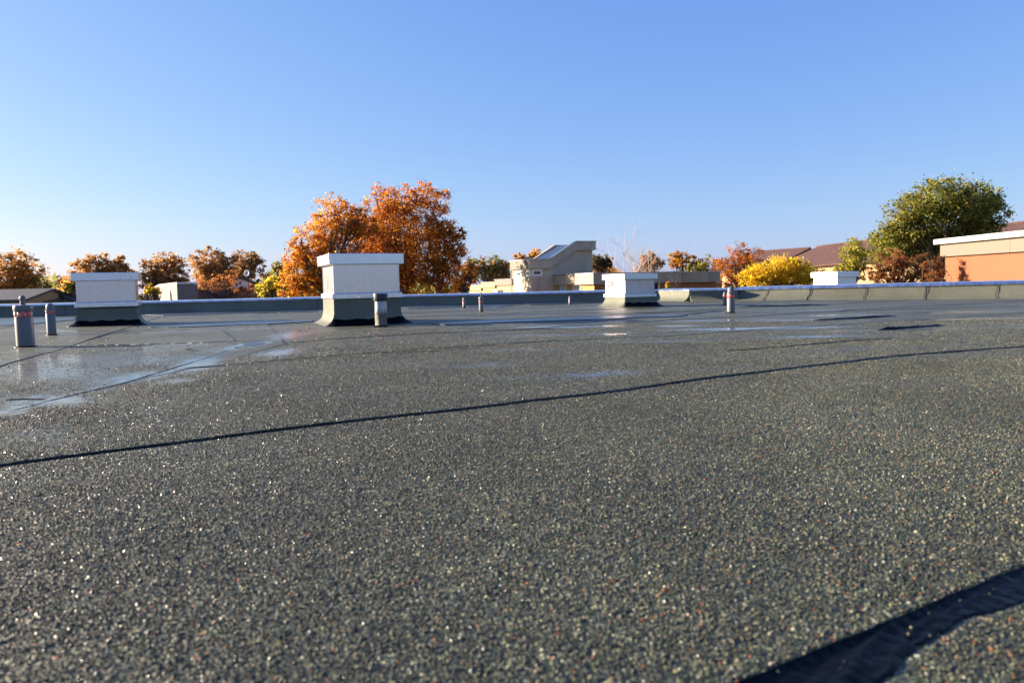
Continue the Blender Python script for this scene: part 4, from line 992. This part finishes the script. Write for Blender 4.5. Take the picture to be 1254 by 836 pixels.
# ================================================================== BUILDINGS BEHIND
def zpx(fr, a, b, py): return fr.z(a, b, py)
def window(fr, face, c0, c1, z0, z1, parent, pane='glass', fw=.10, off=0.0, frame='white_paint'):
    """face 'L': plane a = off, spans b c0..c1 ; face 'F': plane b = off, spans a c0..c1; four frame members and a pane"""
    def P(c, dpt, z): return fr.p(off - dpt, c, z) if face == 'L' else fr.p(c, off - dpt, z)
    def ring(x0, x1, y0, y1):
        o = [(x0, y0), (x1, y0), (x1, y1), (x0, y1)]; i = [(x0 + fw, y0 + fw), (x1 - fw, y0 + fw), (x1 - fw, y1 - fw), (x0 + fw, y1 - fw)]
        v = [P(c, .05, z) for c, z in o] + [P(c, .05, z) for c, z in i] + [P(c, -.04, z) for c, z in o] + [P(c, -.04, z) for c, z in i]; f = []
        for k in range(4):
            j = (k + 1) % 4; f += [(k, j, 4 + j, 4 + k), (8 + k, 12 + k, 12 + j, 8 + j), (k, 8 + k, 8 + j, j), (4 + k, 4 + j, 12 + j, 12 + k)]
        return v, f
    w_ = pyobj('window_frame', *ring(c0, c1, z0, z1), M[frame], parent)
    pv = [P(c, d, z) for d in (.012, -.012) for c, z in ((c0 + fw * .6, z0 + fw * .6), (c1 - fw * .6, z0 + fw * .6), (c1 - fw * .6, z1 - fw * .6), (c0 + fw * .6, z1 - fw * .6))]
    pyobj('pane', pv, [(0, 1, 2, 3), (7, 6, 5, 4), (0, 4, 5, 1), (1, 5, 6, 2), (2, 6, 7, 3), (3, 7, 4, 0)], M[pane], w_)
    return w_
# --- tower
FT = Frame(at(651, 345, 50).xy, -20.3)
tw = thing('tower_building', 'concrete building with sloping blue skylight roof and raised tower wall', 'building', tuple(FT.p(0, 0, -6)))
aR = FT.apx(726); aB = FT.apx(672.7); aT = FT.apx(705); zLb, zLt = zpx(FT, 0, 0, 329), zpx(FT, 0, 0, 318); zT = zpx(FT, aR, 0, 296.3); zTb = zpx(FT, aR, 0, 306.4)
bL = FT.bpx(628); bd = 4.2
v, f = prism([(0, -6), (aR, -6), (aR, zTb), (aT, zTb), (aB, zLb), (0, zLb)], 0.0, bL, FT.p); pyobj('wall', v, f, M['concrete_for_shade'], tw)
e = .18
v, f = prism([(-e, zLb), (aB, zLb), (aT, zTb), (aR + e, zTb), (aR + e, zT), (aT, zT), (aB, zLt), (-e, zLt)], -e, .12, FT.p); pyobj('front_band', v, f, M['concrete_for_shade'], tw)
zt2 = zT - .12
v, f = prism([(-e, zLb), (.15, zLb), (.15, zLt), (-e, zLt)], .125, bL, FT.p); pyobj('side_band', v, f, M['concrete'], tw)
v, f = prism([(.16, zLb), (aB, zLb), (aT, zTb), (aR + e, zTb), (aR + e, zT), (aT, zT), (aB, zLt), (.16, zLt)], bL - .12, bL + .1, FT.p); pyobj('rear_band', v, f, M['concrete_for_shade'], tw)
box(FT, 'roof_slab', aT, aR + e, .125, bL - .125, zT - .5, zT - .2, M['slate'], tw)
def slope_pt(t, b, dz=0): return FT.p(aB - .3 + (aT - aB + .5) * t, b, zLt - .22 + (zT - zLt + .12) * t + dz)
npan = 4
for i in range(npan):
    b0_, b1_ = .16 + (bL - .32) * i / npan, .16 + (bL - .32) * (i + 1) / npan
    v = [slope_pt(0, b0_ + .03), slope_pt(1, b0_ + .03), slope_pt(1, b1_ - .03), slope_pt(0, b1_ - .03)]; v += [p - Vector((0, 0, .06)) for p in v]
    pyobj('skylight_pane', v, [(0, 1, 2, 3), (7, 6, 5, 4), (0, 4, 5, 1), (1, 5, 6, 2), (2, 6, 7, 3), (3, 7, 4, 0)], M['skylight'], tw)
    v = [slope_pt(0, b1_ - .03, .03), slope_pt(1, b1_ - .03, .03), slope_pt(1, b1_ + .03, .03), slope_pt(0, b1_ + .03, .03)]; v += [p - Vector((0, 0, .09)) for p in v]
    pyobj('glazing_bar', v, [(0, 1, 2, 3), (7, 6, 5, 4), (0, 4, 5, 1), (1, 5, 6, 2), (2, 6, 7, 3), (3, 7, 4, 0)], M['zinc'], tw)
# metal edge trims
v, f = prism([(-e - .04, zLt), (aB, zLt), (aT, zT), (aR + e + .04, zT), (aR + e + .04, zT + .07), (aT - .02, zT + .07), (aB - .02, zLt + .07), (-e - .04, zLt + .07)], -e - .05, .14, FT.p); pyobj('edge_trim', v, f, M['zinc'], tw)
v, f = prism([(-e - .04, zLt), (.17, zLt), (.17, zLt + .07), (-e - .04, zLt + .07)], .15, bL + .1, FT.p); pyobj('edge_trim', v, f, M['zinc'], tw)
bp_ = lambda px: FT.bpx(px)
for p0, p1 in ((639.5, 633.3), (650.6, 645.0)):
    window(FT, 'L', bp_(max(p0, p1)) + .02, bp_(min(p0, p1)), zpx(FT, 0, 0, 338.8), zpx(FT, 0, 0, 330.5), tw, fw=.14)
box(FT, 'dark_opening', -.02, .05, bp_(644.8), bp_(639.8), zpx(FT, 0, 0, 338.2), zpx(FT, 0, 0, 330.8), M['dark_open'], tw)
window(FT, 'F', .02, FT.apx(664), zpx(FT, 0, 0, 338.2), zpx(FT, 0, 0, 329.6), tw, fw=.13)
lathe('downpipe', [(.05, -6), (.05, zLb)], FT.p(-.12, bL - .1, 0), M['zinc'], tw, 8)
# steps of lower blocks going away to the left, lit by the sun
for (p0, p1, y, mat) in ((628.0, 608, 342.0, 'cream'), (608, 591, 345.6, 'cream'), (591, 573, 349.3, 'cream')):
    b0_, b1_ = FT.bpx(p0) + .003, FT.bpx(p1); zt_ = zpx(FT, 0, b0_, y)
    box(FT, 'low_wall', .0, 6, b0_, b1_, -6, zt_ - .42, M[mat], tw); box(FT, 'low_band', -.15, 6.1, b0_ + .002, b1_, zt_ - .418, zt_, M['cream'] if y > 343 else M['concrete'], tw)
    box(FT, 'edge_trim', -.19, 6.1, b0_ + .003, b1_ + .03, zt_ + .002, zt_ + .05, M['coping'], tw)
for p0, p1, mt in ((604, 593.5, 'ochre'), (616, 611, 'dark_open')):
    box(FT, 'panel', -.05, .004, FT.bpx(p0), FT.bpx(p1), -1.2, zpx(FT, 0, 8, 355), M[mt], tw)
window(FT, 'L', FT.bpx(610), FT.bpx(604.6), -.9, zpx(FT, 0, 8, 354.8), tw, 'curtain', .05, off=-.03)
# --- long low wing in front of and right of the tower
FW = Frame(at(728.7, 345, 46).xy, -24)
wg = thing('low_wing_building', 'long flat roofed building with concrete band over ochre and brown walls', 'building', tuple(FW.p(0, 0, -6)))
zt_, zm = zpx(FW, 0, 0, 335.2), zpx(FW, 0, 0, 348.2); bW = FW.bpx(668); aW = FW.apx(877); aW2 = FW.apx(878.6)
box(FW, 'wall', 0, aW, 0, bW, -6, zm - .001, M['brown_wall'], wg)
ja = [-.3, FW.apx(831), FW.apx(865), aW2]
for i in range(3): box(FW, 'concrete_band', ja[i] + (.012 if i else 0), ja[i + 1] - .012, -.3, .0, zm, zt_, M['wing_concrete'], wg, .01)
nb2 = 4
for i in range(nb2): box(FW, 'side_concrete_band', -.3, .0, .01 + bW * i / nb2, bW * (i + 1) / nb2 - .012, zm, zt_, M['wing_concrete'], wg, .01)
box(FW, 'roof_deck', .001, aW2 - .01, .001, bW, zm + .002, zt_ - .1, M['slate'], wg)
box(FW, 'edge_trim', -.34, aW2 + .04, -.34, .02, zt_ + .002, zt_ + .055, M['zinc'], wg); box(FW, 'edge_trim', -.34, .02, .025, bW, zt_ + .002, zt_ + .055, M['zinc'], wg)
bq = lambda px: FW.bpx(px)
zlo = -1.6
for p0, p1, mt in ((728.4, 712, 'ochre'), (702, 695, 'ochre'), (686, 671, 'ochre')): box(FW, 'ochre_panel', -.05, -.001, bq(p0) + .003, bq(p1), zlo, zm - .003, M[mt], wg)
for p0, p1 in ((712, 702.3), (694.8, 686.2)): window(FW, 'L', bq(p0), bq(p1), zlo, zm - .02, wg, 'curtain', .07, off=-.01)
box(FW, 'door_opening', FW.apx(801), FW.apx(805.2), -.03, -.001, -5.9, zm - .01, M['dark_open'], wg); box(FW, 'white_post', FW.apx(805.2), FW.apx(806.4), -.12, -.002, -5.9, zm - .01, M['white_paint'], wg)
# --- right: orange wall building
FR = Frame(at(1157, 345, 30).xy, -.6)
ob = thing('orange_building', 'orange rendered building with concrete band and white fascia at the right edge', 'building', tuple(FR.p(0, 0, -6)))
zf1, zf0, zbb = zpx(FR, 0, 0, 292.8), zpx(FR, 0, 0, 299.0), zpx(FR, 0, 0, 314.3)
box(FR, 'wall', 0, 14, -16, 0, -6, zbb, M['orange'], ob)
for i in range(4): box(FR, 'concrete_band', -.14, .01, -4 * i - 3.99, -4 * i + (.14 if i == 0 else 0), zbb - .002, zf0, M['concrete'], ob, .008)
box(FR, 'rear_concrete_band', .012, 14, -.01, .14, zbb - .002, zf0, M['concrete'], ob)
box(FR, 'roof_deck', .012, 14, -16, -.012, zbb + .001, zf0 - .03, M['slate'], ob)
box(FR, 'white_fascia', -.34, .0, -16, .30, zf0, zf1, M['white_paint'], ob, .03); box(FR, 'white_fascia', .003, 14, .02, .30, zf0, zf1 - .004, M['white_paint'], ob, .03)
# --- tiled houses behind on the right
def tiled(pxa, Ya, pya, pxb, Yb, pyb, label, ev=2.6, wd=6.5):
    A, Bq = at(pxa, pya, Ya), at(pxb, pyb, Yb); zr = max(A.z, Bq.z) * .5 + min(A.z, Bq.z) * .5
    d = (Bq - A); d.z = 0; d.normalize(); n = Vector((-d.y, d.x, 0)); n = n if n.x < 0 else -n
    root = thing('tiled_house', label, 'house', (A.x, A.y, -6))
    def sec(P, zz): return [Vector((P.x, P.y, zz)), Vector((P.x, P.y, 0)) + n * wd + Vector((0, 0, zz - ev)), Vector((P.x, P.y, 0)) - n * wd + Vector((0, 0, zz - ev))]
    a, b = sec(A, A.z), sec(Bq, Bq.z); off = Vector((0, 0, .18))
    for nm, i in (('roof_slope', 1), ('rear_roof_slope', 2)):
        v = [a[0], b[0], b[i], a[i]]; v = v + [p - off for p in v]; pyobj(nm, v, [(0, 1, 2, 3), (7, 6, 5, 4), (0, 4, 5, 1), (1, 5, 6, 2), (2, 6, 7, 3), (3, 7, 4, 0)], M['tiles'], root)
    v, f = [], []; tube(v, f, a[0] + Vector((0, 0, .02)), b[0] + Vector((0, 0, .02)), .12, .12, 8); pyobj('ridge', v, f, M['tiles'], root)
    v = []
    for s in (a, b):
        c1, c2 = s[1] - n * .5, s[2] + n * .5
        v += [s[0] - off * 1.2, c1 - off * .4, c2 - off * .4, Vector((c1.x, c1.y, -6)), Vector((c2.x, c2.y, -6))]
    pyobj('wall', v, [(0, 1, 3, 4, 2), (5, 7, 9, 8, 6), (1, 6, 8, 3), (2, 4, 9, 7)], M['tan_wall'], root)
tiled(1275, 62, 270, 1001, 92, 302.2, 'long brown tiled house roof behind the large green tree')
tiled(992, 96, 303.6, 928, 106, 308.2, 'shorter brown tiled roof left of the long one, above the round yellow tree')
tiled(860, 120, 332.2, 800, 118, 334.0, 'distant reddish roof line above the long flat building', ev=2.0)
# --- far left small buildings
def gable(px0, px1, py_e, py_r, Y, az, label, wallm, roofm, axis='u', name='shed', dep=7):
    c = at(px0, 360, Y); fr = Frame((c.x, c.y), az); wd = fr.apx(px1); ze, zr = zpx(fr, 0, 0, py_e), zpx(fr, 0, 0, py_r)
    root = thing(name, label, 'house', tuple(fr.p(0, 0, -6)))
    if axis == 'v':      # gable wall faces us
        v, f = prism([(0, -6), (wd, -6), (wd, ze), (wd / 2, zr), (0, ze)], 0, dep, fr.p); pyobj('wall', v, f, M[wallm], root)
        for s in (0, 1):
            x0, x1 = (-.25, wd / 2) if s == 0 else (wd / 2, wd + .25); z0_, z1_ = (ze - .1, zr) if s == 0 else (zr, ze - .1)
            v, f = prism([(x0, z0_ + .03), (x1, z1_ + .03), (x1, z1_ + .18), (x0, z0_ + .18)], -.2, dep + .2, fr.p); pyobj('roof_slope', v, f, M[roofm], root)
    else:                # eaves face us
        v, f = prism([(0, -6), (wd, -6), (wd, ze), (0, ze)], 0, dep, fr.p); pyobj('wall', v, f, M[wallm], root)
        def q(a, b, z): return fr.p(a, b, z)
        v = [q(-.2, -.3, ze), q(wd + .2, -.3, ze), q(wd + .2, dep / 2, zr), q(-.2, dep / 2, zr)]; v += [p + Vector((0, 0, .14)) for p in v]; pyobj('roof_slope', v, [(3, 2, 1, 0), (4, 5, 6, 7), (0, 1, 5, 4), (1, 2, 6, 5), (2, 3, 7, 6), (3, 0, 4, 7)], M[roofm], root)
        v = [q(-.2, dep + .3, ze), q(wd + .2, dep + .3, ze), q(wd + .2, dep / 2, zr), q(-.2, dep / 2, zr)]; v += [p + Vector((0, 0, .14)) for p in v]; pyobj('rear_roof_slope', v, [(0, 1, 2, 3), (7, 6, 5, 4), (0, 4, 5, 1), (1, 5, 6, 2), (2, 6, 7, 3), (3, 7, 4, 0)], M[roofm], root)
        v, f = prism([(0, ze), (wd, ze)], 0, dep, fr.p)
        for x in (0, wd):
            s0, s1 = (0, .12) if x == 0 else (wd - .12, wd)
            vv = [q(s, b, z) for s in (s0, s1) for b, z in ((0, ze), (dep, ze), (dep / 2, zr))]; pyobj('gable', vv, [(0, 1, 2), (5, 4, 3), (0, 3, 4, 1), (1, 4, 5, 2), (2, 5, 3, 0)], M[wallm], root)
    return root, fr
gable(-45, 29, 371, 357.5, 44, -8, 'dark roofed shed with tan gable at the far left', 'tan_wall', 'slate', 'u')
gable(40, 55, 372, 365.5, 47, -8, 'small dark roof between the far left shed and the pale gable', 'tan_wall', 'slate', 'u')
rt, fr_ = gable(54, 88, 370.5, 361.5, 49, -8, 'pale grey gable house left of the left vent box', 'grey_wall', 'slate', 'v')
lathe('chimney', [(.25, zpx(fr_, 1, 2, 364)), (.25, zpx(fr_, 1, 2, 360.5)), (.15, zpx(fr_, 1, 2, 359))], fr_.p(fr_.apx(68, 3), 3, 0), M['dark_metal'], rt, 10)
FB = Frame(at(217, 360, 46).xy, -30)
bw = thing('pale_block_house', 'pale grey block building with slanted top right of the left vent box', 'building', tuple(FB.p(0, 0, -6)))
bbl = FB.bpx(183)
v = [FB.p(0, 0, -6), FB.p(0, bbl, -6), FB.p(0, bbl, zpx(FB, 0, bbl, 355)), FB.p(0, bbl * .55, zpx(FB, 0, bbl * .5, 350)), FB.p(0, 0, zpx(FB, 0, 0, 348)), FB.p(0, 0, -6)][:5]
v2 = [p + Vector((FB.u.x, FB.u.y, 0)) * 1.2 for p in v]
pyobj('wall', v + v2, [(0, 1, 2, 3, 4), (9, 8, 7, 6, 5)] + [(i, (i + 1) % 5, 5 + (i + 1) % 5, 5 + i) for i in range(5)], M['grey_wall'], bw)
v = [p + Vector((0, 0, .02)) for p in v[2:5]] + [p + Vector((0, 0, .02)) for p in v2[2:5]]; v = v + [p + Vector((0, 0, .1)) for p in v]
pyobj('coping', v, [(0, 1, 4, 3), (1, 2, 5, 4), (6, 9, 10, 7), (7, 10, 11, 8), (0, 3, 9, 6), (2, 8, 11, 5), (0, 6, 7, 1), (1, 7, 8, 2), (3, 4, 10, 9), (4, 5, 11, 10)], M['white_paint'], bw)
FG = Frame(at(222, 360, 58).xy, -6)
rw = thing('reddish_wall', 'long low reddish wall under the row of brown trees', 'wall', tuple(FG.p(0, 0, -6)))
aG = FG.apx(332); ng = 8
for i in range(ng): box(FG, 'wall_panel', aG * i / ng + .01, aG * (i + 1) / ng - .01, 0, .25, -6, zpx(FG, 0, 0, 355.2) + (.03 if i % 3 == 0 else 0), M['red_wall'], rw, .01)
rt2, fr2 = gable(284, 306, 346, 341.5, 62, -20, 'small white gabled house behind the low reddish wall', 'white_paint', 'slate', 'v', 'gabled_house', 5)
# dish on that gable
ds = thing('satellite_dish', 'round pale satellite dish on the small white gabled house', 'dish', tuple(at(302, 341, 61)))
c = at(302, 334.5, 60.6); v, f = [], []; nrm = Vector((-.35, -.93, .15)).normalized(); x = nrm.orthogonal().normalized(); y = nrm.cross(x)
for j, (r_, d_) in enumerate(((0.02, -.1), (.12, -.08), (.2, -.04), (.27, 0))):
    for k in range(16): v.append(c + x * r_ * math.cos(k * .3927) + y * r_ * math.sin(k * .3927) + nrm * d_)
for j in range(3):
    for k in range(16): f.append((j * 16 + k, j * 16 + (k + 1) % 16, (j + 1) * 16 + (k + 1) % 16, (j + 1) * 16 + k))
o = pyobj('reflector', v, f, M['white_paint'], ds, True); sf = o.modifiers.new('s', 'SOLIDIFY'); sf.thickness = .02
v, f = [], []; tube(v, f, at(302, 343, 61), c, .03, .03, 6); pyobj('mast', v, f, M['zinc'], ds)
